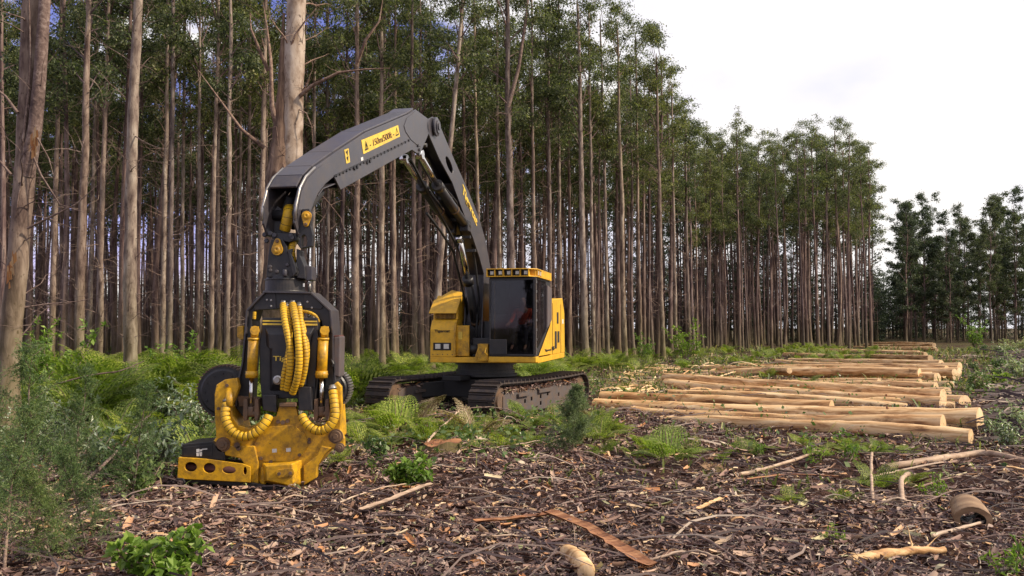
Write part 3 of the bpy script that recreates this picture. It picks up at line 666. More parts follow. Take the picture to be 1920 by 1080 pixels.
# ---------------- felling head: outlines on real planes, each with its own depth
def hz(x, y, Y): return at(310 + x / 2.7, 540 + y / 2.7, Y)
def kz(x, y, Y): return at(450 + x / 5.685, 370 + y / 5.685, Y)
YY = Vector((0, 1, 0))
def plate(mb, pts, Y0, Y1, holes=(), mat=0, f=hz): return mb.prism([f(x, y, Y0) for x, y in pts], YY * (Y1 - Y0), [[f(x, y, Y0) for x, y in h] for h in holes], mat)
def ell(cx, cy, rx, ry, n=14): return [(cx + rx * math.cos(2 * math.pi * k / n), cy + ry * math.sin(2 * math.pi * k / n)) for k in range(n)]
mb = MB()
plate(mb, [(500, 16), (738, 20), (838, 112), (850, 235), (852, 380), (862, 470), (880, 560), (860, 640), (825, 655), (802, 600), (812, 420), (806, 235), (790, 165), (700, 105), (560, 105), (455, 110), (436, 165), (440, 250), (428, 420), (418, 600), (395, 655), (352, 600), (365, 470), (385, 380), (398, 240), (408, 112)], 11.66, 12.06)
plate(mb, [(445, 62), (500, 24), (556, 24), (562, 106), (448, 112)], 11.645, 11.66); plate(mb, [(702, 24), (738, 28), (800, 92), (790, 108), (702, 104)], 11.645, 11.66)
for x, y in ((514, 60), (536, 62), (536, 92), (720, 70), (742, 100)): mb.disc_stack(hz(x, y, 11.645), -YY, [(0, .016), (.012, .016)], 8, 1)
head = OB(mb, 'felling_head', [M['black'], M['steel']], root, .012)
tag(head, 'black and yellow felling head hanging from the stick and resting on the slash')
def HO(mb, name, mats, bevel=0): return mb.build(name, mats, head, bevel)
mb = MB()   # flange rims on the arch
rim = [(352, 600), (365, 470), (385, 380), (398, 240), (408, 112), (500, 16), (738, 20), (838, 112), (850, 235), (852, 380), (862, 470)]
for a, b in zip(rim[:-1], rim[1:]):
    A, B = hz(*a, 11.60), hz(*b, 11.60); d = (B - A).normalized(); n_ = d.cross(YY).normalized(); mb.box(A - n_ * .0, B - A, YY * .52, n_ * -.022)
HO(mb, 'frame_rim', M['grey'], .004)
mb = MB()
plate(mb, [(490, 150), (770, 150), (774, 250), (764, 380), (760, 480), (747, 620), (672, 620), (668, 560), (570, 560), (563, 628), (490, 612), (478, 450), (474, 300)], 11.52, 12.0)
front = [(505, 200), (755, 200), (738, 296), (722, 300), (722, 520), (528, 520), (528, 298), (512, 296)]
A = [hz(x, y, 11.52) for x, y in front]; Bq = [hz(622 + (x - 622) * .86, 360 + (y - 360) * .80, 11.44) for x, y in front]
n = len(A); mb.add(A + Bq, [tuple(range(n, 2 * n))] + [(i, (i + 1) % n, n + (i + 1) % n, n + i) for i in range(n)])
plate(mb, [(490, 540), (560, 540), (562, 632), (494, 620)], 11.40, 11.52); plate(mb, [(670, 500), (735, 500), (745, 622), (674, 622)], 11.40, 11.52)
HO(mb, 'valve_housing', M['black'], .012)
mb = MB(); plate(mb, [(492, 163), (768, 166), (768, 173), (492, 170)], 11.512, 11.52); plate(mb, [(492, 178), (769, 181), (769, 190), (492, 187)], 11.512, 11.52); HO(mb, 'yellow_stripe', M['decal'])
text_obj('Tigercat', hz(635, 360, 11.435), Vector((1, 0, 0)), ZZ, .080, .46, M['decal'], head)
mb = MB(); mb.disc_stack(hz(572, 465, 11.42), -YY, [(0, .05), (.04, .06), (.05, .04), (.08, .035)], 16); HO(mb, 'hose_coupling', M['steel'])
# yellow lower body
mb = MB()
body = [(248, 540), (258, 490), (300, 464), (362, 455), (372, 500), (352, 560), (332, 600), (340, 650), (372, 695), (430, 712), (490, 665), (560, 650), (575, 598), (660, 598), (672, 655), (722, 695), (790, 712), (830, 660), (838, 560), (850, 490), (868, 474), (890, 500), (893, 600), (885, 718), (905, 762), (905, 805), (885, 826), (850, 812), (802, 848), (772, 900), (765, 960), (700, 1000), (655, 1034), (560, 1006), (430, 988), (424, 930), (380, 864), (300, 846), (265, 872), (228, 864), (216, 838), (228, 795), (256, 755), (250, 640)]
plate(mb, body, 11.46, 11.56, [ell(718, 963, 13, 12)])
plate(mb, [(x, y) for x, y in ((265, 600), (340, 600), (372, 720), (500, 700), (700, 700), (800, 720), (870, 600), (880, 760), (760, 900), (700, 960), (440, 960), (400, 860), (280, 800))], 11.56, 12.10)
lower = HO(mb, 'grapple_body', M['ochre'], .012)
def SB(mb, name, mats, bevel=0): return mb.build(name, mats, head, bevel)
mb = MB(); plate(mb, [(450, 792), (478, 735), (528, 702), (645, 694), (706, 738), (722, 800), (694, 848), (640, 876), (500, 880), (466, 852)], 11.44, 11.46); SB(mb, 'cover_plate', M['ochre'], .006)
mb = MB()
F0 = [(487, 885), (692, 868), (697, 992), (655, 1032), (600, 1008), (492, 985)]; F1 = [(505, 900), (640, 890), (648, 985), (632, 1005), (598, 992), (512, 975)]
A = [hz(x, y, 11.46) for x, y in F0]; Bq = [hz(x, y, 11.26) for x, y in F1]; n = 6
mb.add(A + Bq, [tuple(range(n, 2 * n)), tuple(range(n))[::-1]] + [(i, (i + 1) % n, n + (i + 1) % n, n + i) for i in range(n)])
mb.disc_stack(hz(497, 905, 11.42), -ZZ, [(0, .03), (.18, .04), (.36, .03)], 12)
SB(mb, 'nose_box', M['ochre'], .012)
mb = MB(); plate(mb, ell(577, 940, 18, 22, 12)[3:9] + ell(634, 934, 18, 22, 12)[9:] + ell(634, 934, 18, 22, 12)[:3], 11.235, 11.262); SB(mb, 'inspection_plate', M['ochre'], .004)
# tapering wings
mb = MB()
for pts in (((700, 900), (765, 850), (790, 800), (840, 810), (800, 850), (768, 905), (764, 962), (700, 1000)), ((380, 864), (424, 930), (430, 988), (470, 990), (470, 880), (450, 800), (300, 800), (300, 846))):
    mb = MB(); plate(mb, pts, 11.40, 11.46); SB(mb, 'wing_plate', M['ochre'], .01)
bolts = MB()
for x, y, r, Y in ((293, 792, .075, 11.40), (243, 855, .055, 11.46), (864, 750, .075, 11.46), (884, 808, .05, 11.46)):
    bolts.disc_stack(hz(x, y, Y), -YY, [(0, r * 1.25), (.02, r * 1.25), (.02, r), (.045, r * .9), (.045, r * .45), (.06, r * .4)], 20)
SB(bolts, 'pivot_pin', M['rust'])
bolts = MB()
for x, y, r in ((437, 802, 9), (485, 862, 9), (680, 845, 9), (730, 778, 10), (729, 765, 8), (577, 940, 9), (634, 937, 9), (313, 493, 9), (270, 610, 8), (620, 672, 11), (572, 676, 11), (596, 680, 12), (365, 795, 16), (372, 812, 12), (700, 990, 10), (535, 880, 10), (435, 970, 8)):
    Y = 11.23 if (y > 930 and 560 < x < 650) else (11.44 if 480 < x < 700 and y > 700 else 11.46)
    if x in (365, 372): Y = 11.40
    bolts.disc_stack(hz(x, y, Y), -YY, [(0, r / 400), (.02, r / 400), (.02, r / 650)], 8)
SB(bolts, 'bolt', M['rust'])
mb = MB(); plate(mb, [(540, 815), (563, 813), (564, 832), (541, 834)], 11.437, 11.44); plate(mb, [(611, 811), (634, 809), (635, 828), (612, 830)], 11.437, 11.44)
SB(mb, 'white_sticker', M['white'])
mb = MB(); plate(mb, [(575, 582), (662, 580), (662, 602), (575, 602)], 11.38, 11.5); plate(mb, [(362, 545), (480, 555), (485, 600), (372, 600)], 11.60, 11.7); SB(mb, 'cross_link', M['rust'], .01)
# delimbing arms behind
mb = MB()
mb.prism([hz(x, y, 11.80) for x, y in ((255, 560), (262, 500), (300, 470), (340, 500), (345, 590), (300, 640))], YY * .3)
SB(mb, 'delimbing_knife', M['ochre'], .01)
mb = MB(); mb.tube([hz(325, 512, 11.5), hz(325, 560, 11.45), hz(320, 600, 11.42)], .055, 12)
SB(mb, 'knife_ram', M['ochre'])
# saw housing left
mb = MB()
holes = [ell(128, 906, 31, 25), ell(222, 912, 31, 26), ell(322, 922, 34, 19), ell(403, 926, 9, 20, 10)]
plate(mb, [(66, 858), (205, 866), (390, 890), (430, 905), (430, 985), (250, 975), (60, 966)], 11.30, 11.33, holes)
plate(mb, [(66, 858), (205, 866), (205, 872), (66, 864)], 11.33, 11.85); plate(mb, [(60, 958), (430, 978), (430, 986), (60, 966)], 11.33, 11.95); plate(mb, [(60, 960), (66, 858), (76, 858), (70, 960)], 11.33, 11.85)
saw = SB(mb, 'saw_guard', M['ochre'], .008)
mb = MB(); plate(mb, [(78, 868), (420, 900), (420, 970), (78, 955)], 11.52, 11.9)
mb.tube([hz(90, 905, 11.44), hz(240, 915, 11.44), hz(400, 928, 11.44)], .06, 12)
SB(mb, 'saw_bar', M['redbrown'], .01)
mb = MB(); plate(mb, [(84, 792), (240, 778), (300, 840), (300, 872), (84, 860)], 11.38, 11.95); plate(mb, [(90, 806), (236, 792), (236, 852), (90, 852)], 11.37, 11.38); SB(mb, 'saw_motor_box', M['black'], .01)
mb = MB()
for pts in (((157, 816), (172, 814), (172, 830), (157, 832)), ((174, 818), (186, 816), (186, 826), (174, 828)), ((157, 835), (168, 833), (170, 851), (158, 851)), ((172, 832), (186, 830), (185, 851), (174, 851)), ((186, 814), (212, 812), (212, 817), (186, 819))): plate(mb, pts, 11.366, 11.37)
SB(mb, 'sticker', M['white'])
mb = MB()
mb.prism([hz(*p, 11.28) for p in ((56, 962), (90, 964), (100, 985), (88, 1000), (62, 985))], YY * .5)
mb.prism([hz(*p, 11.34) for p in ((90, 968), (430, 985), (560, 1006), (655, 1034), (640, 1040), (520, 1030), (300, 1000), (90, 985))], YY * .6)
SB(mb, 'bottom_skid', M['black'], .008)
# feed wheels
for x, y, r, Y in ((292, 525, .345, 12.02), (832, 512, .26, 12.02)):
    mb = MB(); c = hz(x, y, Y); mb.disc_stack(c, YY, [(-.02, .10), (-.02, r * .82), (.0, r * .90), (.0, r), (.24, r), (.24, r * .8)], 48)
    mb.disc_stack(c - YY * .02, -YY, [(0, .12), (.02, .12), (.02, .06), (.04, .05)], 20)
    for k in range(12):
        a = 2 * math.pi * k / 12; mb.disc_stack(c + Vector((math.cos(a), 0, math.sin(a))) * r * .7 - YY * .02, -YY, [(0, .014), (.012, .012)], 8)
    w = SB(mb, 'feed_wheel', M['black'])
    mb = MB(); nt_ = 44
    for k in range(nt_):
        a = 2 * math.pi * k / nt_; d = Vector((math.cos(a), 0, math.sin(a))); e = Vector((-math.sin(a), 0, math.cos(a)))
        mb.cbox(c + d * (r + .008) + YY * .12, d * .024, YY * .25, e * .022)
    mb.build('tread', M['rust'] if x < 500 else M['steel'], head)
# rams on the head
for sx, top, bot in (((466, 415), None, None), ((818, 770), None, None)):
    x0, x1 = min(sx), max(sx); xc = (x0 + x1) / 2
    mb = MB(); Yc = 11.50; dx = -8 if xc < 500 else -4
    A, B, D = hz(xc + 6, 252, Yc), hz(xc - 3, 455, Yc), hz(xc + dx - 2, 650, Yc)
    mb.cyl(A, B, .066, 22); mb.cyl(B - ZZ * .0, B + ZZ * .09, .078, 22); mb.cyl(A, A - ZZ * .03, .074, 22)
    mb.cyl(hz(xc + 12, 248, Yc), hz(xc + 13, 195, Yc), .05, 14); mb.cyl(hz(xc + 13, 215, Yc - .06), hz(xc + 13, 215, Yc + .08), .06, 16)
    for k in range(6): a = k * math.pi / 3; mb.disc_stack(B + Vector((math.cos(a) * .07, math.sin(a) * .07, .045)), Vector((math.cos(a), math.sin(a), 0)), [(0, .012), (.014, .012)], 8)
    o = SB(mb, 'tilt_ram', M['ochre'])
    mb = MB(); mb.cyl(B, hz(xc + dx, 605, Yc), .030, 16); SB(mb, 'ram_rod', M['chrome'])
    mb = MB()
    for off in (-.075, .075):
        mb.prism([hz(xc + dx + off * 380 + q, yy_, Yc - .06) for q, yy_ in ((-9, 565), (9, 560), (12, 640), (6, 672), (-8, 672), (-12, 640))], YY * .10)
    mb.cyl(hz(xc + dx - 34, 636, Yc), hz(xc + dx + 34, 636, Yc), .045, 16); mb.cyl(hz(xc + dx, 600, Yc), hz(xc + dx, 645, Yc), .055, 14)
    SB(mb, 'clevis', M['rust'], .006)
# ribbed hoses
def catmull(P, n=10):
    P = [Vector(p) for p in P]; P = [P[0] * 2 - P[1]] + P + [P[-1] * 2 - P[-2]]; out = []
    for i in range(1, len(P) - 2):
        for k in range(n):
            t = k / n; a, b, c, d = P[i - 1:i + 3]
            out.append(.5 * ((2 * b) + (c - a) * t + (2 * a - 5 * b + 4 * c - d) * t * t + (3 * b - a - 3 * c + d) * t ** 3))
    out.append(P[-2]); return out
def ribbed(name, P, r, parent, pitch=.05, gap=.007, fittings=True, groove='blackm'):
    pts = catmull(P, 24); L = [0]
    for a, b in zip(pts[:-1], pts[1:]): L.append(L[-1] + (b - a).length)
    def pos(s):
        s = min(max(s, 0), L[-1])
        for i in range(len(L) - 1):
            if L[i + 1] >= s: return pts[i].lerp(pts[i + 1], (s - L[i]) / max(L[i + 1] - L[i], 1e-9))
        return pts[-1]
    path, rad, ms = [], [], []; s = 0
    while s < L[-1] - pitch:
        path += [pos(s), pos(s + .002), pos(s + pitch - gap - .002), pos(s + pitch - gap), pos(s + pitch - .0005)]
        rad += [r * .985, r, r, r * .985, r * .98]; ms += [0, 0, 0, 1, 1]; s += pitch
    mb = MB(); mb.tube(path, rad, 14, mats=ms[:len(path) - 1], smooth=True); o = mb.build(name, [M['hose'], M[groove]], parent)
    if fittings:
        q = MB(); q.cyl(pos(0) + (pos(0) - pos(.05)).normalized() * .07, pos(0), r * .8, 12); q.cyl(pos(0) + (pos(0) - pos(.05)).normalized() * .04, pos(0) + (pos(0) - pos(.05)).normalized() * .015, r * 1.05, 6); q.build('fitting', M['steel'], parent)
    return o
Hs = [([(597, 84, 11.62), (600, 130, 11.48), (612, 200, 11.36), (628, 280, 11.30), (634, 370, 11.29), (626, 450, 11.32), (612, 530, 11.40)], .044),
      ([(645, 84, 11.62), (655, 130, 11.45), (668, 210, 11.33), (676, 300, 11.26), (677, 390, 11.26), (664, 470, 11.30), (640, 542, 11.40)], .046),
      ([(618, 100, 11.60), (628, 190, 11.44), (630, 270, 11.42), (612, 380, 11.38), (598, 450, 11.38), (594, 520, 11.42)], .034),
      ([(679, 98, 11.60), (688, 180, 11.46), (702, 260, 11.38), (712, 340, 11.34), (706, 420, 11.35), (684, 500, 11.40)], .036),
      ([(690, 130, 11.60), (700, 200, 11.50), (716, 270, 11.45), (719, 340, 11.43), (704, 430, 11.43), (676, 525, 11.43)], .030)]
for P, r in Hs: ribbed('hydraulic_hose', [hz(*p) for p in P], r, head, pitch=.042)
ribbed('hydraulic_hose', [hz(*p) for p in ((312, 585, 11.44), (303, 640, 11.38), (318, 695, 11.34), (355, 738, 11.32), (410, 752, 11.32), (465, 728, 11.33), (508, 680, 11.36), (532, 632, 11.42))], .058, head, .062, .008)
ribbed('hydraulic_hose', [hz(*p) for p in ((848, 520, 11.44), (856, 590, 11.38), (858, 650, 11.34), (832, 700, 11.32), (785, 724, 11.32), (738, 708, 11.33), (702, 670, 11.36), (684, 628, 11.42))], .056, head, .060, .008)
ribbed('hydraulic_hose', [hz(*p) for p in ((698, 118, 11.60), (730, 124, 11.55), (762, 142, 11.55), (778, 175, 11.6))], .020, head, .05, .004, False)
ribbed('hydraulic_hose', [hz(*p) for p in ((452, 120, 11.62), (450, 160, 11.62))], .022, head, .05, .004, False)
ribbed('hydraulic_hose', [hz(*p) for p in ((772, 280, 11.60), (768, 330, 11.60), (760, 390, 11.60), (752, 480, 11.62))], .016, head, .04, .006, False)
mb = MB(); plate(mb, [(852, 250), (886, 244), (882, 452), (846, 444)], 11.62, 11.95); ts = SB(mb, 'side_tank', M['tank'], .015)
mb = MB(); plate(mb, [(850, 240), (882, 238), (884, 250), (852, 252)], 11.64, 11.93); SB(mb, 'tank_cap', M['redbrown'], .01)
mb = MB(); plate(mb, [(362, 195), (395, 190), (398, 262), (380, 262), (362, 248)], 11.7, 11.9); SB(mb, 'side_lug', M['ochre'], .01)
mb = MB(); plate(mb, [(845, 370), (858, 372), (858, 500), (845, 500)], 11.6, 11.66); mb.tube([hz(840, 360, 11.62), hz(850, 385, 11.6), hz(842, 400, 11.6)], .02, 8); SB(mb, 'side_bracket', M['black'], .006)

# ---------------- link and rotator
mb = MB()
plate(mb, [(300, 190), (400, 92), (462, 140), (450, 370), (600, 380), (612, 462), (520, 482), (500, 560), (440, 440), (380, 430), (250, 402), (245, 372), (330, 370), (318, 260)], 11.92, 12.10, f=kz)
plate(mb, [(330, 380), (600, 385), (610, 455), (520, 478), (340, 440)], 11.72, 12.1, f=kz)
plate(mb, [(590, 372), (645, 205), (662, 125), (738, 122), (756, 200), (752, 300), (776, 400), (766, 522), (642, 545), (612, 500), (640, 440), (602, 400)], 11.68, 11.80, [[(655, 420), (680, 396), (702, 410), (716, 460), (714, 515), (655, 530)]], f=kz)
for x, y in ((265, 400), (285, 465), (325, 385), (370, 405), (545, 405), (560, 430)): mb.disc_stack(kz(x, y, 11.72 if x > 300 else 11.9), -YY, [(0, .035), (.03, .03)], 10, 1)
link = OB(mb, 'tilt_link', [M['black'], M['grey']], root, .01)
mb = MB(); plate(mb, [(325, 450), (450, 440), (500, 520), (512, 600), (560, 740), (562, 852), (278, 852), (300, 620)], 11.70, 12.08, f=kz)
plate(mb, [(500, 560), (560, 545), (545, 600), (590, 730), (605, 800), (560, 850), (540, 740)], 11.66, 11.72, f=kz)
plate(mb, [(600, 545), (640, 560), (640, 620), (690, 740), (700, 872), (600, 860), (625, 800), (600, 700)], 11.70, 11.95, f=kz)
for x, y in ((322, 740), (325, 778), (395, 792), (505, 720)): mb.disc_stack(kz(x, y, 11.70), -YY, [(0, .03), (.02, .025)], 8, 1)
mb.tube([kz(478, 770, 11.66), kz(478, 840, 11.66)], .03, 10, 1)
br = OB(mb, 'rotator_bracket', [M['black'], M['grey']], root, .01)
mb = MB(); plate(mb, [(680, 722), (768, 735), (768, 880), (700, 890)], 11.75, 12.0, f=kz); mb.build('bracket_box', M['grey'], br, .01)
mb = MB(); mb.cyl(kz(738, 900, 11.9), kz(742, 1000, 11.9), .02, 10); mb.disc_stack(kz(735, 925, 11.9), ZZ, [(0, .03), (.03, .03)], 10); mb.build('grease_line', M['steel'], br)
def teardrop(x, y, r, x2, y2, r2, Y, name='pin_plate', parent=link, m='ochre'):
    mb = MB(); c = kz(x, y, Y); e = kz(x2, y2, Y); d = (e - c); L = d.length; d.normalize(); p = d.cross(YY)
    pts = []
    for k in range(13): a = math.pi / 2 + .25 + k * (math.pi - .5) / 12 * 1.0; a = math.pi * .42 + k * math.pi * 1.16 / 12; pts.append(c + (d * math.cos(a) + p * math.sin(a)) * r)
    for k in range(7): a = -math.pi * .45 + k * math.pi * .9 / 6; pts.append(e + (d * math.cos(a) + p * math.sin(a)) * r2)
    mb.prism(pts, YY * -.035); mb.disc_stack(c - YY * .035, -YY, [(0, r * .72), (.012, r * .72), (.012, r * .55), (.02, r * .5), (.02, r * .25), (.01, .001)], 20); mb.disc_stack(e - YY * .035, -YY, [(0, r2 * .7), (.02, r2 * .6)], 10, 1)
    mb.build(name, [M[m], M['rust']], parent, .004)
teardrop(400, 560, .074, 405, 470, .038, 11.69, parent=br)
teardrop(714, 200, .065, 708, 290, .032, 11.67)
teardrop(442, 210, .045, 470, 200, .03, 11.90)
ribbed('hydraulic_hose', [kz(*p) for p in ((530, 60, 12.2), (520, 150, 11.86), (505, 240, 11.80), (470, 380, 11.84))], .075, link, .085, .007, False)
ribbed('hydraulic_hose', [kz(*p) for p in ((565, 480, 11.82), (548, 580, 11.78), (560, 660, 11.8), (578, 730, 11.86))], .048, link, .07, .006, False)
mb = MB(); c = kz(487, 1000, 11.95); r0 = .262
mb.disc_stack(Vector((c.x, 11.92, c.z)), ZZ, [(-.03, r0 * 1.1), (0, r0 * 1.1), (0, r0), (.14, r0), (.14, r0 * 1.03), (.16, r0 * 1.03), (.16, r0 * .94), (.20, r0 * .92), (.20, r0 * .6)], 40); OB(mb, 'rotator', M['black'], root, .004)
mb = MB(); mb.cbox(kz(680, 935, 11.665), Vector((.02, 0, 0)), YY * .01, ZZ * .045); OB(mb, 'rotator_label', M['white'], root)
# pin joining gooseneck to the link, inner gooseneck ram
mb = MB(); mb.cyl(BP(575, 402, .27), BP(575, 402, .27) - NN * .56, .07, 18); mb.cyl(BP(600, 360, .05), kz(560, 300, 11.95), .07, 14); mb.cyl(BP(545, 370, .0), kz(430, 330, 12.0), .06, 14)
OB(mb, 'gooseneck_ram', M['blackm'], stick)

# ================================================================== OPERATOR (seated person)
def skin_mesh(name, J, E, mat, parent=None, sub=1, loc=(0, 0, 0)):
    """J: dict name->(point, radius); E: edges"""
    ks = list(J); me = bpy.data.meshes.new(name); me.from_pydata([J[k][0] for k in ks], [(ks.index(a), ks.index(b)) for a, b in E], [])
    o = bpy.data.objects.new(name, me); C.objects.link(o); m = o.modifiers.new('s', 'SKIN'); o.modifiers.new('d', 'SUBSURF').levels = sub
    for i, k in enumerate(ks): r = J[k][1]; me.skin_vertices[0].data[i].radius = (r, r) if not hasattr(r, '__len__') else r
    me.skin_vertices[0].data[0].use_root = True
    bpy.context.view_layer.update(); m2 = bpy.data.meshes.new_from_object(o.evaluated_get(bpy.context.evaluated_depsgraph_get()))
    bpy.data.objects.remove(o); m2.name = name; m2.materials.clear(); m2.materials.append(mat)
    for p in m2.polygons: p.use_smooth = True
    return mobj(name, m2, parent, loc)
M['skin'] = paint('skin', (.42, .24, .17), .5, amt=.1); M['hivis'] = paint('orange_shirt', (.85, .10, .02), .8, amt=.15); M['denim'] = paint('dark_trousers', (.03, .035, .06), .8, amt=.2); M['hair'] = paint('dark_hair', (.03, .02, .015), .8, amt=0)
bz = cz0 + .56; base = H(1.17, 10.20, bz)
def Q(s, u, z): return (NN * s + BB * u + ZZ * z)
J = {'pel': (Q(0, .05, .06), .13), 'sp': (Q(0, .08, .28), .125), 'ch': (Q(0, .06, .45), .14), 'nk': (Q(0, .04, .60), .055), 'hd0': (Q(0, .02, .68), .075), 'hd': (Q(0, .01, .77), .095), 'hd1': (Q(0, .02, .85), .07), 'nose': (Q(0, -.10, .755), .018)}
E = [('pel', 'sp'), ('sp', 'ch'), ('ch', 'nk'), ('nk', 'hd0'), ('hd0', 'hd'), ('hd', 'hd1'), ('hd', 'nose')]
for sg, t in ((-1, 'l'), (1, 'r')):
    J.update({t + 'sh': (Q(sg * .19, .06, .52), .06), t + 'el': (Q(sg * .28, -.06, .27), .042), t + 'wr': (Q(sg * .30, -.30, .20), .028), t + 'pa': (Q(sg * .30, -.37, .19), .034),
              t + 'hp': (Q(sg * .10, .0, .05), .09), t + 'kn': (Q(sg * .16, -.42, .08), .06), t + 'an': (Q(sg * .16, -.50, -.34), .04), t + 'to': (Q(sg * .16, -.68, -.40), .035)})
    E += [('ch', t + 'sh'), (t + 'sh', t + 'el'), (t + 'el', t + 'wr'), (t + 'wr', t + 'pa'), ('pel', t + 'hp'), (t + 'hp', t + 'kn'), (t + 'kn', t + 'an'), (t + 'an', t + 'to')]
    for i, (o_, L_) in enumerate(((-.025, .06), (-.008, .072), (.009, .066), (.024, .05))):
        J[t + f'f{i}a'] = (Q(sg * .30 + o_, -.42, .185), .010); J[t + f'f{i}b'] = (Q(sg * .30 + o_, -.42 - L_ * .5, .165), .009); J[t + f'f{i}c'] = (Q(sg * .30 + o_, -.42 - L_ * .45, .13), .008)
        E += [(t + 'pa', t + f'f{i}a'), (t + f'f{i}a', t + f'f{i}b'), (t + f'f{i}b', t + f'f{i}c')]
    J[t + 'ta'] = (Q(sg * .30 - sg * .04, -.36, .18), .011); J[t + 'tb'] = (Q(sg * .30 - sg * .05, -.40, .16), .010); E += [(t + 'pa', t + 'ta'), (t + 'ta', t + 'tb')]
per = skin_mesh('person', J, E, M['skin'], None, 2, tuple(base))
tag(per, 'person in an orange shirt seated at the controls inside the glazed cab', 'person')
JS = {k: (J[k][0], J[k][1] * 1.18) for k in ('ch', 'sp', 'pel', 'lsh', 'lel', 'rsh', 'rel')}; JS['lfw'] = (Q(-.29, -.20, .23), .045); JS['rfw'] = (Q(.29, -.20, .23), .045)
skin_mesh('shirt', JS, [('ch', 'sp'), ('sp', 'pel'), ('ch', 'lsh'), ('lsh', 'lel'), ('lel', 'lfw'), ('ch', 'rsh'), ('rsh', 'rel'), ('rel', 'rfw')], M['hivis'], per, 2)
JT = {k: (J[k][0], J[k][1] * 1.15) for k in ('pel', 'lhp', 'lkn', 'lan', 'rhp', 'rkn', 'ran')}
skin_mesh('trousers', JT, [('pel', 'lhp'), ('lhp', 'lkn'), ('lkn', 'lan'), ('pel', 'rhp'), ('rhp', 'rkn'), ('rkn', 'ran')], M['denim'], per, 2)
skin_mesh('hair', {'a': (Q(0, .03, .82), .085), 'b': (Q(0, .06, .76), .08), 'c': (Q(0, .07, .70), .06)}, [('a', 'b'), ('b', 'c')], M['hair'], per, 2)
# ================================================================== TREES
def limb_path(p, d, L, n, rg, up=.0, wob=.08):
    pts = [np.array(p, float)]; d = np.array(d, float); d /= np.linalg.norm(d)
    for _ in range(n):
        d = d + rg.normal(0, wob, 3) + np.array([0, 0, up]); d /= np.linalg.norm(d); pts.append(pts[-1] + d * L / n)
    return np.array(pts)
def leaf_quads(c, rg, l0, l1, w, hang=.8):
    """elongated leaf per centre, mostly drooping"""
    N = len(c); d = rg.normal(size=(N, 3)); d[:, 2] = d[:, 2] * .6 - hang; d /= np.linalg.norm(d, axis=1)[:, None]
    s = np.cross(d, rg.normal(size=(N, 3))); s /= np.linalg.norm(s, axis=1)[:, None]
    L = rg.uniform(l0, l1, N)[:, None]; W = L * w * rg.uniform(.7, 1.3, N)[:, None]
    return np.stack([c, c + d * L * .45 + s * W, c + d * L, c + d * L * .45 - s * W], 1)
def trunk_path(H_, rg, wob=1.0, n=26):
    z = np.linspace(0, H_, n); x = np.zeros(n); y = np.zeros(n)
    for k in range(1, 4):
        x += rg.normal(0, .10 / k) * np.sin(z / H_ * math.pi * k * rg.uniform(.8, 1.4) + rg.uniform(0, 6)) * wob
        y += rg.normal(0, .10 / k) * np.sin(z / H_ * math.pi * k * rg.uniform(.8, 1.4) + rg.uniform(0, 6)) * wob
    x -= x[0]; y -= y[0]; return np.stack([x, y, z], 1)
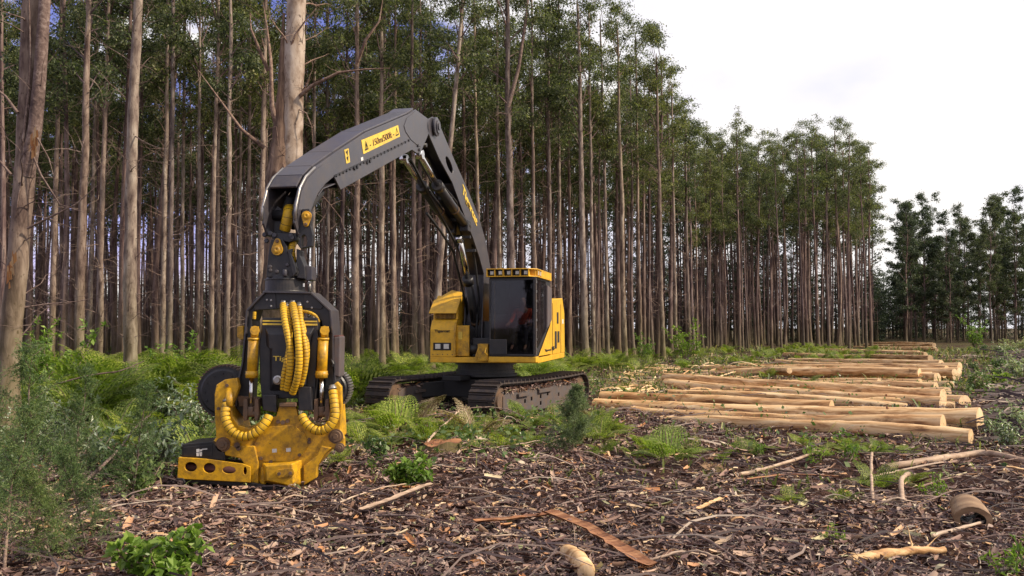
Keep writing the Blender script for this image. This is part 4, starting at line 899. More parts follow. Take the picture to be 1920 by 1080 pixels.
def make_kind(seed, H_, r0, crown_from, CRad, nclump, lpc, bushy=0, llen=(.16, .30), leaf='leaf'):
    rg = np.random.default_rng(seed); P = trunk_path(H_, rg)
    t = P[:, 2] / H_; rad = r0 * (1 - .80 * t ** 1.05) + .012; rad[0] *= 1.35; rad[1] *= 1.08
    tr = QM(); tr.tube(np.vstack([P[0] - [0, 0, .25], P]), np.concatenate([[rad[0] * 1.1], rad]), 10)
    def tp(z): return np.array([np.interp(z, P[:, 2], P[:, 0]), np.interp(z, P[:, 2], P[:, 1]), z]), np.interp(z, P[:, 2], rad)
    cr = QM(); centers = []
    nl = nclump
    for i in range(nl):
        f = (i + rg.random()) / nl; z = H_ * (crown_from + (1 - crown_from) * f * .97); p, r = tp(min(z, H_ * .99))
        env = CRad * (math.sin(math.pi * min(1, .22 + .78 * (1 - f))) ** .7 * .65 + .45 * (1 - f)) * rg.uniform(.55, 1.15)
        a = rg.uniform(0, 2 * math.pi); el = rg.uniform(.5, 1.25) if f < .9 else 1.3
        d = np.array([math.cos(a) * math.cos(el), math.sin(a) * math.cos(el), math.sin(el)])
        L = max(.6, env / max(.35, math.cos(el)) * .8); L = min(L, 3.6); lp = limb_path(p, d, L, 6, rg, -.02, .10)
        cr.tube(lp, np.linspace(min(r * .5, .06), .008, 7), 5, 0)
        for q in (4, 5, 6, 6, 6, 6):
            e = lp[q]
            if rg.random() < .85:
                d2 = rg.normal(size=3); d2[2] = abs(d2[2]) * .4 + .1; lp2 = limb_path(e, d2, rg.uniform(.2, .6), 3, rg, -.05, .2); cr.tube(lp2, np.linspace(.012, .004, 4), 3, 0); e = lp2[-1]
            centers.append((e, rg.uniform(.12, .25)))
    low = []
    for e, s in centers:
        n = int(lpc * (s / .4) ** 2 * rg.uniform(.6, 1.3)); c = e + rg.normal(size=(n, 3)) * [s, s, s * .75]; cr.quads(leaf_quads(c, rg, llen[0], llen[1], .19), 1)
        low.append((e, s))
    br = QM()
    for i in range(int(26 + 12 * rg.random())):
        z = rg.uniform(.12, crown_from + .12) * H_; p, r = tp(z); a = rg.uniform(0, 2 * math.pi); el = rg.uniform(.1, 1.0)
        d = [math.cos(a) * math.cos(el), math.sin(a) * math.cos(el), math.sin(el)]; L = rg.uniform(.5, 2.0)
        lp = limb_path(p, d, L, 5, rg, .02, .18); br.tube(lp, np.linspace(rg.uniform(.010, .020), .004, 6), 4)
        if rg.random() < .6: lp2 = limb_path(lp[3], np.array(d) + rg.normal(0, .6, 3), L * .5, 3, rg, 0, .2); br.tube(lp2, np.linspace(.008, .003, 4), 3)
    for i in range(7):   # hanging ribbons of shed bark
        z = rg.uniform(.12, .6) * H_; p, r = tp(z); a = rg.uniform(0, 2 * math.pi); o = p + np.array([math.cos(a), math.sin(a), 0]) * (r + .02); L = rg.uniform(.5, 1.8)
        lp = o + np.array([[math.cos(a) * .03 * k, math.sin(a) * .03 * k + .03 * math.sin(k), -L * k / 4] for k in range(5)]); br.tube(lp, [.012, .016, .014, .010, .004], 3)
    return dict(H=H_, r=r0, trunk=tr, crown=cr, br=br, low=low, P=P, rad=rad,
                mt=tr.mesh('trunk', [M['bark']]), mc=cr.mesh('crown', [M['bark'], M[leaf]]), mb=br.mesh('dead_branches', [M['branch']]))
KINDS = [make_kind(100 + i, 19.5 + (i * 37 % 20) / 8, .108 + .012 * (i % 5), .51 + .04 * (i % 3), 1.65 + .16 * (i % 4), 14 + i % 4, 330, llen=(.09, .20)) for i in range(9)]
BUSHY = [make_kind(300 + i, 15.5 + i * .8, .13, .20 + .06 * i, 2.4, 30, 300, llen=(.14, .30), leaf='leaf_far') for i in range(3)]
def far_arrays(k, seed):
    rg = np.random.default_rng(seed); q = QM(); P = k['P'][::4]; q.tube(P, k['rad'][::4], 5, 0)
    for e, s in k['low']:
        if rg.random() < .42: continue
        n = rg.integers(8, 15); q.quads(leaf_quads(e + rg.normal(size=(n, 3)) * [s, s, s * .7] * 1.15, rg, .18, .36, .26), 1)
    for i in range(12):
        z = rg.uniform(.12, .5) * k['H']; a = rg.uniform(0, 6.28); p = np.array([np.interp(z, k['P'][:, 2], k['P'][:, 0]), np.interp(z, k['P'][:, 2], k['P'][:, 1]), z]); q.tube(limb_path(p, [math.cos(a), math.sin(a), .8], 1.6, 3, rg), [.02, .014, .01, .005], 3)
    return q.arrays()
FAR = [far_arrays(k, 50 + i) for i, k in enumerate(KINDS)]; FARB = [far_arrays(k, 80 + i) for i, k in enumerate(BUSHY)]

ZB = [(112, 'behind the forked mossy tree at the left edge'), (232, 'between the forked mossy and reddish-pink trees'), (360, 'just right of the reddish-pink tree'), (508, 'just left of the thick mottled tree'),
      (640, 'behind the thick mottled tree and gooseneck'), (790, 'seen under the arch of the boom'), (905, 'behind the steep lower boom'), (1060, 'directly above the cab roof'), (1165, 'just right of the cab, over the track end'),
      (1310, 'where the treetops step down towards the sky'), (1380, 'at the left end of the block behind the logs'), (1450, 'left of centre in the block behind the logs'), (1520, 'in the centre of the block behind the logs'), (1590, 'right of centre in the block behind the logs'), (1652, 'at the right end of the block behind the logs'), (1735, 'at the left end of the distant stand'), (1795, 'left of centre in the distant stand'), (1860, 'right of centre in the distant stand'), (9999, 'at the right edge in the distant stand')]
ORD = ['first', 'second', 'third', 'fourth', 'fifth', 'sixth', 'seventh', 'eighth', 'ninth', 'tenth']
def zone(px, deep=True):
    t = next(t for b, t in ZB if px < b)
    if px > 1652: return 'bushy dark eucalypt ' + t, 'distant eucalypts ' + t
    if px > 1310: return 'slender eucalypt ' + t, 'eucalypts ' + t
    lo = next((b for b, _ in reversed(ZB) if b <= px), -999); n_ = sum(1 for e in EDGE_M if lo <= e < px)
    if n_ == 0: return 'deeper tree left of every front trunk ' + t, 'deeper trees left ' + t
    return 'deeper tree past the ' + ORD[n_ - 1] + ' front trunk ' + t, 'deeper trees past the ' + ORD[n_ - 1] + ' trunk ' + t
TOPX = [-300, 1000, 1120, 1190, 1240, 1285, 1310, 1345, 1378, 1410, 1440, 1480, 1510, 1550, 1600, 1630, 1643, 1650, 1672, 1690, 1715, 1760, 1800, 1850, 1880, 1905, 2100]
TOPY = [-400, -60, -5, 45, 100, 195, 268, 272, 232, 268, 262, 235, 262, 238, 232, 275, 330, 470, 460, 400, 352, 415, 410, 335, 400, 340, 330]
def hcap(px, d): return HC + (HOR - float(np.interp(px, TOPX, TOPY))) * d / F_PX
def place_tree(kind, x, y, s, rz, label, group, crown=True):
    o = empty('eucalyptus_tree', (x, y, gz(x, y) if math.hypot(x, y) < 60 else 0), rz); o.scale = (s * (.8 + .45 * ((x * 7.3) % 1)), s * (.8 + .45 * ((x * 7.3) % 1)), s); o.rotation_euler = (.022 * math.sin(x * 3.1), .022 * math.sin(y * 5.3 + x), rz); tag(o, label, 'tree', group)
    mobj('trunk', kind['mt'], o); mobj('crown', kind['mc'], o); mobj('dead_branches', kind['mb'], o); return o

# individually observed trees at the forest edge: (px at ground, px at top of frame, width px, depth)
EDGE = [(98, 104, 12, 38), (168, 170, 9, 42), (188, 196, 11, 36), (150, 150, 18, 29), (306, 308, 11, 38), (318, 316, 12, 36), (342, 340, 9, 44), (371, 372, 8, 40), (396, 399, 10, 38), (412, 404, 9, 42), (428, 424, 12, 35), (448, 446, 8, 46), (466, 464, 9, 42), (490, 492, 14, 38),
        (588, 584, 9, 42), (612, 608, 8, 46), (668, 664, 14, 38), (717, 713, 13, 39), (738, 736, 10, 44), (778, 776, 11, 40), (905, 884, 9, 44), (938, 930, 8, 48), (1005, 998, 9, 46), (1032, 1028, 9, 47), (1050, 1047, 8, 50), (1098, 1086, 14, 46), (1112, 1106, 8, 50), (1140, 1128, 8, 52), (1172, 1160, 10, 50), (1200, 1196, 8, 54), (1243, 1232, 10, 52), (1268, 1262, 8, 55), (1292, 1287, 8, 58)]
taken = []
def near_tree(name, pxb, pxt, w, d, label, seed, mat='bark_near', H_=21, group=None, crown_kind=0, mid=None, taper=.72, extra=None, name_parts=True):
    """own trunk following the photo's lean; w = width in photo pixels near mid height"""
    rg = np.random.default_rng(seed); ztop = HC + HOR * d / F_PX
    xb = (pxb - 960) * d / F_PX; xt = (pxt - 960) * d / F_PX; r0 = w * .92 * d / F_PX / 2
    zz_ = np.linspace(-.25, H_, 34); x = xb + (xt - xb) * zz_ / ztop
    if mid is not None: x += ((mid - (pxb + pxt) / 2) * d / F_PX) * np.sin(np.clip(zz_ / ztop, 0, 1) * math.pi)
    x = np.where(zz_ > ztop, xt + (xt - xb) * .5 * (zz_ - ztop) / ztop, x)
    wob = np.cumsum(rg.normal(0, .012, 34)); x = x + wob - wob[0]; y = d + np.cumsum(rg.normal(0, .012, 34))
    rad = r0 * (1.08 - taper * np.clip(zz_, 0, H_) / H_) * (1 + .03 * rg.normal(size=34)); rad[0] *= 1.5; rad[1] *= 1.25; rad[-1] = .015
    P = np.stack([x - xb, y - d, zz_], 1)
    o = empty('eucalyptus_tree', (xb, d, gz(xb, d))); tag(o, label, 'tree', group)
    fine = QM(); zi = np.linspace(-.25, H_, 90); Pf = np.stack([np.interp(zi, P[:, 2], P[:, 0]), np.interp(zi, P[:, 2], P[:, 1]), zi], 1)
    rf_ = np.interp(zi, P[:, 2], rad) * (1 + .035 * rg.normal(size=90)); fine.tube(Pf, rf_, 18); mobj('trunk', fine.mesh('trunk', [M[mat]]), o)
    k = KINDS[crown_kind % 9]; c = mobj('crown', k['mc'], o); off = k['P'][18] * (H_ / k['H']); c.scale = (H_ / k['H'],) * 3; c.location = (float(np.interp(off[2], P[:, 2], P[:, 0]) - off[0]), float(np.interp(off[2], P[:, 2], P[:, 1]) - off[1]), 0)
    br = QM()
    for i in range(40):
        z = rg.uniform(1.0, 14); p = [np.interp(z, P[:, 2], P[:, 0]), np.interp(z, P[:, 2], P[:, 1]), z]; a = rg.uniform(0, 6.28); el = rg.uniform(0, .9); L = rg.uniform(.4, 1.7)
        lp = limb_path(p, [math.cos(a) * math.cos(el), math.sin(a) * math.cos(el), math.sin(el)], L, 6, rg, .03, .2); br.tube(lp, np.linspace(rg.uniform(.008, .02) * max(1, r0 / .2), .003, 7), 5)
        for j in range(2): lp2 = limb_path(lp[2 + j], rg.normal(size=3), L * .5, 4, rg, 0, .25); br.tube(lp2, np.linspace(.006, .002, 5), 3)
    if extra: extra(br, rg, P, d, xb)
    mobj('dead_branches', br.mesh('dead_branches', [M['branch']]), o)
    taken.append((xb, d)); return o, P, rad
_cnt = {}
for i, (b, t, w, d) in sorted(enumerate(EDGE), key=lambda q: q[1][0]):
    zt = next(s_ for bb, s_ in ZB if (b + t) / 2 < bb); _cnt[zt] = _cnt.get(zt, 0) + 1
    hh = min(20.5 + (i * 7 % 9) / 4, hcap((b + t) / 2, d)); near_tree('t', b, t, w, d, ORD[_cnt[zt] - 1] + ' front-row trunk from the left ' + zt, 900 + i, H_=hh, group='front-row plantation trunks', crown_kind=i)
EDGE_M = sorted((b + t) / 2 for b, t, w, d in EDGE)
# singular trees
near_tree('t', 246, 246, 26, 25, 'reddish-pink tree with a thick straight trunk rising from the ferns at left', 11, mid=240, crown_kind=1)
near_tree('t', 808, 864, 13, 38, 'pale leaning trunk seen through the arch of the boom', 12, crown_kind=2)
def fork(br, rg, P, d, xb):
    z0 = HC + (HOR - 195) * d / F_PX; p = np.array([np.interp(z0, P[:, 2], P[:, 0]), 0, z0]); e = at(985, 40, d); e = np.array([e.x - xb, -.1, e.z])
    m_ = p + (e - p) * .45 + [.12, 0, 0]; up = e + (e - m_) * 1.2 + [0, 0, .8]; br.tube(np.array([p, p * .6 + m_ * .4, m_, e, up]), [.11, .09, .08, .065, .02], 8)
near_tree('t', 962, 947, 17, 39, 'smooth pale tree directly above the cab roof, forking near the top of the picture', 13, crown_kind=3, extra=fork)
def forkA(br, rg, P, d, xb):
    f = lambda px, py, dy=0: np.array([at(px, py, d).x - xb, dy, at(px, py, d).z])
    br.tube(np.array([f(50, 330), f(60, 290, -.05), f(72, 240, -.1), f(80, 150, -.1), f(90, 0, -.1), f(98, -200, -.1), f(104, -600, 0)]), [.13, .13, .115, .105, .095, .085, .03], 12)
    for pts, r in (([(52, 270), (62, 180), (66, 110), (64, 30), (60, -80)], .028), ([(42, 215), (20, 185), (-10, 160), (-60, 110)], .03), ([(60, 270), (85, 330), (120, 385), (165, 400)], .022), ([(30, 330), (5, 300), (-40, 260)], .025), ([(60, 430), (120, 400), (150, 385), (190, 350)], .022), ([(50, 340), (44, 365), (40, 395)], .014), ([(68, 180), (80, 140), (78, 90), (88, 20)], .016), ([(62, 200), (72, 250), (100, 300), (108, 330)], .02)):
        P_ = np.array([f(*p, -.15) for p in pts]); br.tube(P_, np.linspace(r, .006, len(P_)), 6)
oA, PA, _ = near_tree('t', 14, 44, 41, 15.5, 'forked mossy tree at the left edge with an orange scar on its trunk', 14, crown_kind=4, extra=forkA, mid=40)
sc = QM(); rg = np.random.default_rng(3)
for (px, py, n) in ((22, 505, 26), (64, 270, 24)):
    for i in range(n):
        c = at(px + rg.normal(0, 4), py + rg.normal(0, 9), 15.16); c = np.array([c.x - oA.location.x, c.y - 15.5, c.z]); L = rg.uniform(.03, .12); w = rg.uniform(.01, .03); sc.quads(np.array([[c + [-w, 0, -L], c + [w, -.01, -L * .6], c + [w * .5, -.02, L], c + [-w * .7, -.01, L * .7]]]))
M['scar'] = leaf_mat('torn_orange_wood', [(0, (.35, .12, .04)), (.5, (.55, .24, .08)), (1, (.62, .40, .22))], 0, .8)
mobj('torn_bark_scar', sc.mesh('torn_bark_scar', [M['scar']]), oA)
# the big mottled tree: rough brown lower stem, smooth pale stem beside it
def forkB(br, rg, P, d, xb):
    f = lambda px, py, dy=-.3: np.array([at(px, py, d).x - xb, dy, at(px, py, d).z])
    for pts, r in (([(555, 330), (600, 305), (650, 350), (700, 345)], .012), ([(548, 190), (590, 165), (640, 140), (690, 134), (735, 132)], .055), ([(532, 120), (560, 70), (578, 45), (600, 20)], .035), ([(520, 240), (516, 200), (515, 120), (508, 60), (500, 10)], .07), ([(503, 130), (490, 90), (478, 60), (476, 30)], .05), ([(495, 275), (460, 245), (420, 190), (380, 135)], .05), ([(548, 345), (540, 320), (530, 290), (525, 240)], .02), ([(555, 322), (590, 345), (625, 385), (645, 410)], .010), ([(545, 195), (580, 215), (590, 240), (592, 270)], .015), ([(668, 120), (690, 80), (715, 45), (722, 0)], .045)):
        P_ = np.array([f(*p) for p in pts]); P_[0][1] = 0; br.tube(P_, np.linspace(r, .006, len(P_)), 7)
        for j in range(3): lp = limb_path(P_[min(len(P_) - 1, 1 + j)], rg.normal(size=3) * [1, .6, 1] + [.2, 0, .2], .5, 4, rg, 0, .25); br.tube(lp, np.linspace(.008, .002, 5), 3)
oB, PB, _ = near_tree('t', 536, 546, 52, 20, 'thickest tree, mottled cream and brown, right behind the curved end of the boom', 15, crown_kind=5, extra=forkB, mat='bark_cream')
mo = QM(); rg = np.random.default_rng(9)
zi = np.linspace(-.2, 9.2, 40); xo = [at(521 + 1.2 * math.sin(z * 2), 400, 19.85).x - oB.location.x + .05 * z / 7 for z in zi]
mo.tube(np.stack([xo, np.full(40, -.06), zi], 1), (.40 - .015 * zi) * (1 + .05 * rg.normal(size=40)) * np.clip((9.4 - zi) / 4.2, .12, 1), 18); mobj('mossy_stem', mo.mesh('mossy_stem', [M['bark_rough']]), oB)

# plantation rows behind the edge
def edge_d(px):
    return float(np.interp(px, [-300, 0, 150, 430, 700, 960, 1100, 1300, 1330, 1400, 1500, 1640], [29, 31, 36, 43, 46, 48, 51, 59, 68, 72, 75, 77]))
rg = np.random.default_rng(77); cand = []
e1 = np.array([.62, .785]); e2 = np.array([-.785, .62])
for a in np.arange(-60, 160, 2.35):
    for b in np.arange(-80, 110, 3.0):
        p = e1 * a + e2 * b + rg.normal(0, .32, 2); x, y = p
        if y < 20 or y > 145: continue
        px = 960 + F_PX * x / y; ed = edge_d(px)
        if -260 < px < 1643 and ed < y < ed + float(np.interp(px, [0, 900, 1300], [72, 72, 62])) and rg.random() > .10:
            if all((x - q[0]) ** 2 + (y - q[1]) ** 2 > 2.2 for q in taken): cand.append((y, x, px, 0))
for i in range(120):
    px = rg.uniform(1692, 2140); y = 104 + rg.random() ** 1.3 * 34; x = (px - 960) / F_PX * y
    if all((x - q[1]) ** 2 + (y - q[0]) ** 2 > 5 for q in cand): cand.append((y, x, px, 1))
cand.sort()
infr = [c for c in cand if -15 < c[2] < 1935]; hero = set()
main_ = [c for c in infr if c[3] == 0][:215]; dist_ = [c for c in infr if c[3] == 1][:30]
# the right-hand block's front rows are seen whole
blk = [c for c in infr if c[3] == 0 and c[2] > 1310 and c not in main_][:45 if True else 0]
for c in main_ + blk + dist_: hero.add(c)
hp = {1330: .98, 1375: 1.02, 1440: .99, 1480: 1.02, 1530: .98, 1570: 1.03, 1600: 1.03, 1640: .9}
for c in sorted(hero):
    y, x, px, f = c; z = (0,) + zone(px)
    if f == 0: k = KINDS[rg.integers(9)]; place_tree(k, x, y, min(rg.uniform(.90, 1.05), hcap(px, y) / k['H'] * rg.uniform(.9, 1.0)), rg.uniform(0, 6.28), z[1], z[2])
    else: k = BUSHY[rg.integers(3)]; place_tree(k, x, y, .97 * hcap(px, y) / k['H'] * (rg.uniform(.85, 1.0) if rg.random() < .5 else rg.uniform(.6, .8)), rg.uniform(0, 6.28), z[1], z[2])
dq = QM()
rest = [c for c in cand if c not in hero]
for (y, x, px, f) in rest:
    ki = rg.integers(9) if f == 0 else rg.integers(3); V, Q_, M_, S_ = (FAR if f == 0 else FARB)[ki]; a = rg.uniform(0, 6.28); s = min(rg.uniform(.88, 1.03), hcap(px, y) / (KINDS if f == 0 else BUSHY)[ki]['H'] * rg.uniform(.8, .97) * (1 if f == 0 else .86)); ca, sa = math.cos(a) * s, math.sin(a) * s
    V2 = np.stack([V[:, 0] * ca - V[:, 1] * sa + x, V[:, 0] * sa + V[:, 1] * ca + y, V[:, 2] * s], 1); dq.V.append(V2); dq.Q.append(Q_ + dq.n); dq.M.append(M_); dq.S.append(S_); dq.n += len(V2)
for i in range(560):   # low dark wood closing the view between the trunks
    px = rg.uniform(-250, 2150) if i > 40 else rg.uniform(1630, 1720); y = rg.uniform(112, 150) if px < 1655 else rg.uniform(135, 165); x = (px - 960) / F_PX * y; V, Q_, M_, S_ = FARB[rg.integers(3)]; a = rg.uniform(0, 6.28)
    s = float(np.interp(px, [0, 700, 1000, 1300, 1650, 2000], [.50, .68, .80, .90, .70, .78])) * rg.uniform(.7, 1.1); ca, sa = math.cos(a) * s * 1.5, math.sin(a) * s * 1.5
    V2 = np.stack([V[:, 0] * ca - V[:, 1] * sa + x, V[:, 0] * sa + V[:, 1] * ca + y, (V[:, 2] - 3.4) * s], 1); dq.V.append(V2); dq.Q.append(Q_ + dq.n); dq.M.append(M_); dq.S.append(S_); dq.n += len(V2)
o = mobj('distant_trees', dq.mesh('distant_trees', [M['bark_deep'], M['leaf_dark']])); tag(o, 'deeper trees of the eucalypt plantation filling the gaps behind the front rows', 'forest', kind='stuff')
print('trees', len(hero), 'rest', len(rest))

# ================================================================== LOGS
def make_log(l, r, Yl, Yr, wl_, wr_, label, group, seed, cat='log', mat='log', name='peeled_log'):
    """l, r: photo pixels of the end centres; w: diameter in photo pixels"""
    A = at(*l, Yl); B = at(*r, Yr); ra = 1.2 * wl_ * Yl / F_PX / 2; rb_ = 1.18 * wr_ * Yr / F_PX / 2
    rg = np.random.default_rng(seed); ax = (B - A); L = ax.length; ax.normalize(); n = 34
    q = QM(); t = np.linspace(0, 1, n); b1, b2 = rg.normal(0, .06, 2)
    P = np.stack([t * L, b1 * np.sin(t * math.pi) + .012 * np.sin(t * 17 + seed), b2 * np.sin(t * math.pi) + .010 * np.sin(t * 13 + seed * 2)], 1)
    rad = (ra + (rb_ - ra) * t) * (1 + .022 * rg.normal(size=n) + .03 * np.sin(t * 11 + seed)); V0 = QM(); V0.tube(P, rad, 18, 0)
    V, Q_, _, _ = V0.arrays(); V += rg.normal(0, .0025, V.shape); q.add(V, Q_, 0, True)
    for k, (c, rr, sg) in enumerate(((P[0], V[:18], -1), (P[-1], V[-18:], 1))):
        m_ = rr.mean(0) + [sg * .004, 0, 0]; ring = m_ + (rr - m_) * .55; ring2 = m_ + (rr - m_) * .12
        V2 = np.concatenate([rr, ring, ring2]); j = np.arange(18); Q2 = np.concatenate([np.stack([j, (j + 1) % 18, (j + 1) % 18 + 18, j + 18], 1), np.stack([j + 18, (j + 1) % 18 + 18, (j + 1) % 18 + 36, j + 36], 1)]); q.add(V2, Q2, 1)
        q.add(ring2[[0, 5, 9, 14]], [[0, 1, 2, 3]], 1)
    for i in range(rg.integers(4, 9)):   # knots
        tt = rg.uniform(.05, .95); th = rg.uniform(0, 6.28); r_ = ra + (rb_ - ra) * tt; c = np.array([tt * L, math.cos(th) * r_, math.sin(th) * r_]); d = np.array([0, math.cos(th), math.sin(th)])
        q.tube(np.array([c - d * .02, c + d * .006, c + d * .014]), [.03, .026, .012], 7, 2)
    me = q.mesh(name, [M[mat], M['logend'], M['barkstrip']])
    o = bpy.data.objects.new(name, me); C.objects.link(o)
    sd_ = ax.cross(Vector((0, 0, 1))).normalized(); up = sd_.cross(ax); Mx = Matrix((ax, sd_, up)).transposed().to_4x4(); Mx.translation = A; o.matrix_world = Mx
    tag(o, label, cat, group); return o
G1 = 'peeled logs in the nearest pile'; G2 = 'peeled logs in the second pile'; G3 = 'peeled logs in the middle piles'; G4 = 'peeled logs in the farthest piles'
LOGS = [((1117, 761), (1838, 789), 22.6, 17.1, 25, 42, 'thickest peeled log of the nearest pile, its butt reaching farthest right', G1),
        ((1127, 744), (1560, 766), 23.4, 20.0, 17, 24, 'peeled log at the back of the nearest pile, far end behind the thickest log', G1),
        ((1185, 774), (1769, 795), 21.4, 16.5, 20, 28, 'middle peeled log of the nearest pile with its cut end short of the others', G1),
        ((1240, 790), (1820, 819), 19.9, 15.35, 19, 29, 'frontmost peeled log of the nearest pile lying on dark soil', G1),
        ((1246, 708), (1768, 744), 30, 22.4, 14, 24, 'highest peeled log of the second pile', G2),
        ((1249, 721), (1768, 758), 29, 21.8, 18, 25, 'second pile log with a pale torn strip of bark around its middle', G2),
        ((1254, 737), (1700, 766), 25.2, 21.8, 12, 18, 'lower peeled log of the second pile partly under grass', G2),
        ((1500, 745), (1810, 757), 28, 22.6, 18, 27, 'second pile log whose orange cut end sticks out farthest right', G2),
        ((1560, 757), (1790, 764), 23.4, 21.9, 13, 17, 'short thin log end tucked beneath the second pile', G2)]
def row(n, ys, pxl, pxr, d, w, lab, g):
    for i in range(n): LOGS.append(((pxl[i], ys[i][0]), (pxr[i], ys[i][1]), d[i] * 1.22, d[i] * 1.0, w[i] * .80, w[i] * 1.2, lab, g))
L3 = 'peeled log in the middle piles half hidden by grass'
row(9, [(701, 699), (702, 709), (711, 724), (700, 706), (690, 697), (687, 692), (678, 687), (684, 693), (697, 706)], [1303, 1480, 1530, 1310, 1420, 1385, 1455, 1500, 1560], [1724, 1757, 1782, 1746, 1799, 1798, 1800, 1775, 1792], [30.5, 30, 28.6, 31.5, 33.5, 34.5, 36, 34, 32], [13, 15, 14, 13, 12, 11, 11, 11, 12], L3, G3)
row(4, [(689, 695), (704, 698), (696, 699), (714, 716)], [1315, 1470, 1560, 1380], [1480, 1790, 1765, 1650], [33, 31, 31.6, 29.6], [8, 10, 11, 10], L3, G3)
row(5, [(742, 744), (735, 740), (733, 736), (722, 725), (748, 752)], [1330, 1480, 1560, 1310, 1290], [1560, 1735, 1775, 1500, 1500], [24.5, 25, 25.5, 28, 23.8], [15, 15, 14, 13, 14], 'peeled log filling the gap behind the second pile', G3)
row(7, [(728, 731), (722, 727), (716, 720), (695, 701), (700, 704), (676, 682), (669, 672)], [1345, 1400, 1420, 1400, 1340, 1480, 1560], [1640, 1755, 1725, 1770, 1690, 1765, 1745], [27, 27.5, 29, 32, 31.5, 38, 44], [14, 15, 14, 12, 12, 10, 8], L3, G3)
L4 = 'thin peeled log in the farthest piles near the forest edge'
row(10, [(672, 675), (657, 664), (661, 665), (655, 661), (665, 679), (647, 647), (651, 653), (656, 656), (644, 645), (677, 678)], [1545, 1538, 1535, 1530, 1470, 1620, 1600, 1640, 1632, 1700], [1736, 1728, 1735, 1722, 1740, 1752, 1753, 1756, 1748, 1806], [50, 58, 56, 60, 47, 74, 70, 66, 78, 46], [9, 7, 7, 6, 9, 5, 5, 5, 4, 7], L4, G4)
for i, a in enumerate(LOGS): make_log(*a, 40 + i)

# ================================================================== LOW PLANTS
def fern_mesh(seed, nf, L, arch=.9, mat='fern', spread=1.0):
    rg = np.random.default_rng(seed); q = QM(); tips = []
    for f in range(nf):
        a = f / nf * 6.28 + rg.normal(0, .35); l = L * rg.uniform(.7, 1.15); el = rg.uniform(.75, 1.35); n = 15; d = np.array([math.cos(a) * math.cos(el) * spread, math.sin(a) * math.cos(el) * spread, math.sin(el)]); d /= np.linalg.norm(d)
        p = np.array([math.cos(a), math.sin(a), 0]) * .04; pts = [p]; dirs = []
        for k in range(n): d = d + np.array([math.cos(a) * .02, math.sin(a) * .02, -.135 * arch * (k / n + .3)]) + rg.normal(0, .015, 3); d /= np.linalg.norm(d); dirs.append(d.copy()); p = p + d * l / n; pts.append(p)
        pts = np.array(pts); q.tube(pts, np.linspace(.007, .002, n + 1), 3, 1)
        for k in range(4, n):
            t = k / n; pl = l * .36 * math.sin(math.pi * (1 - t) * .62 + .12) * (1 if t > .35 else .8)
            side = np.cross(dirs[k], [0, 0, 1]); side /= np.linalg.norm(side) + 1e-9; nrm = np.cross(side, dirs[k])
            for sg in (-1, 1):
                pd = side * sg + dirs[k] * .45 - nrm * .12 + rg.normal(0, .05, 3); pd /= np.linalg.norm(pd); m = 5; pw = pl * .30
                quads = []
                for j in range(m):
                    b = pts[k] + pd * pl * (j + .3) / m; w = pw * (1 - j / m * .75); e = dirs[k] * w
                    for s2 in (-1, 1): quads.append([b, b + pd * pl / m * .55 + e * s2 * .45, b + pd * pl / m * .45 + e * s2 - nrm * .006, b - pd * pl / m * .12 + e * s2 * .6])
                q.quads(np.array(quads), 0)
    return q.mesh('fronds', [M[mat], M['branch']])
FERNS = [fern_mesh(i, 9, .95) for i in range(4)]; FERNT = [fern_mesh(10 + i, 12, 1.35, .75) for i in range(3)]; FERNB = [fern_mesh(60 + i, 10, 1.1, .85, 'fern_bright') for i in range(3)]; FERND = [fern_mesh(20 + i, 4, .95, .7, 'fern_dead') for i in range(2)]
def plant(name, me, x, y, s, rz, label, cat, group=None, z=None):
    o = mobj(name, me, None, (x, y, (gz(x, y) if math.hypot(x, y) < 60 else 0) - .02 if z is None else z), rz); o.scale = (s, s, s); tag(o, label, cat, group); return o
def pp(px, py): Y = ground_Y(py); return (px - 960) / F_PX * Y, Y
rg = np.random.default_rng(21)
GF = 'bracken along the foot of the left stand'; n_f = 0
for i in range(150):
    px = rg.uniform(-40, 700); y = rg.uniform(17.5, 31); x = (px - 960) / F_PX * y
    if px > 560 and y < 22: continue
    bt = 'under the forked mossy tree' if px < 110 else 'below the reddish-pink tree' if px < 290 else 'left of the feed wheel' if px < 400 else 'behind the felling head' if px < 560 else 'right of the felling head'
    plant('bracken_fern', FERNT[rg.integers(3)], x, y, rg.uniform(.8, 1.4), rg.uniform(0, 6.28), 'tall bracken fern in the green mass ' + bt, 'fern', 'bracken ' + bt)
for i in range(46):
    px = rg.uniform(640, 1150); y = rg.uniform(29, 44); x = (px - 960) / F_PX * y
    plant('bracken_fern', FERNT[rg.integers(3)], x, y, rg.uniform(.6, 1.0), rg.uniform(0, 6.28), *(('bracken fern at the tree feet left of the yellow machine body', 'fern', 'bracken left of the machine') if px < 815 else ('bracken fern at the tree feet behind the tracks and cab', 'fern', 'bracken behind the machine')))
for i in range(60):
    px = rg.uniform(1120, 1640); y = rg.uniform(36, 64) + (px - 1120) / 40; x = (px - 960) / F_PX * y
    plant('bracken_fern', FERNS[rg.integers(4)], x, y, rg.uniform(.7, 1.2), rg.uniform(0, 6.28), 'low fern scattered between the log piles and the forest edge', 'fern', 'low ferns at the forest edge')
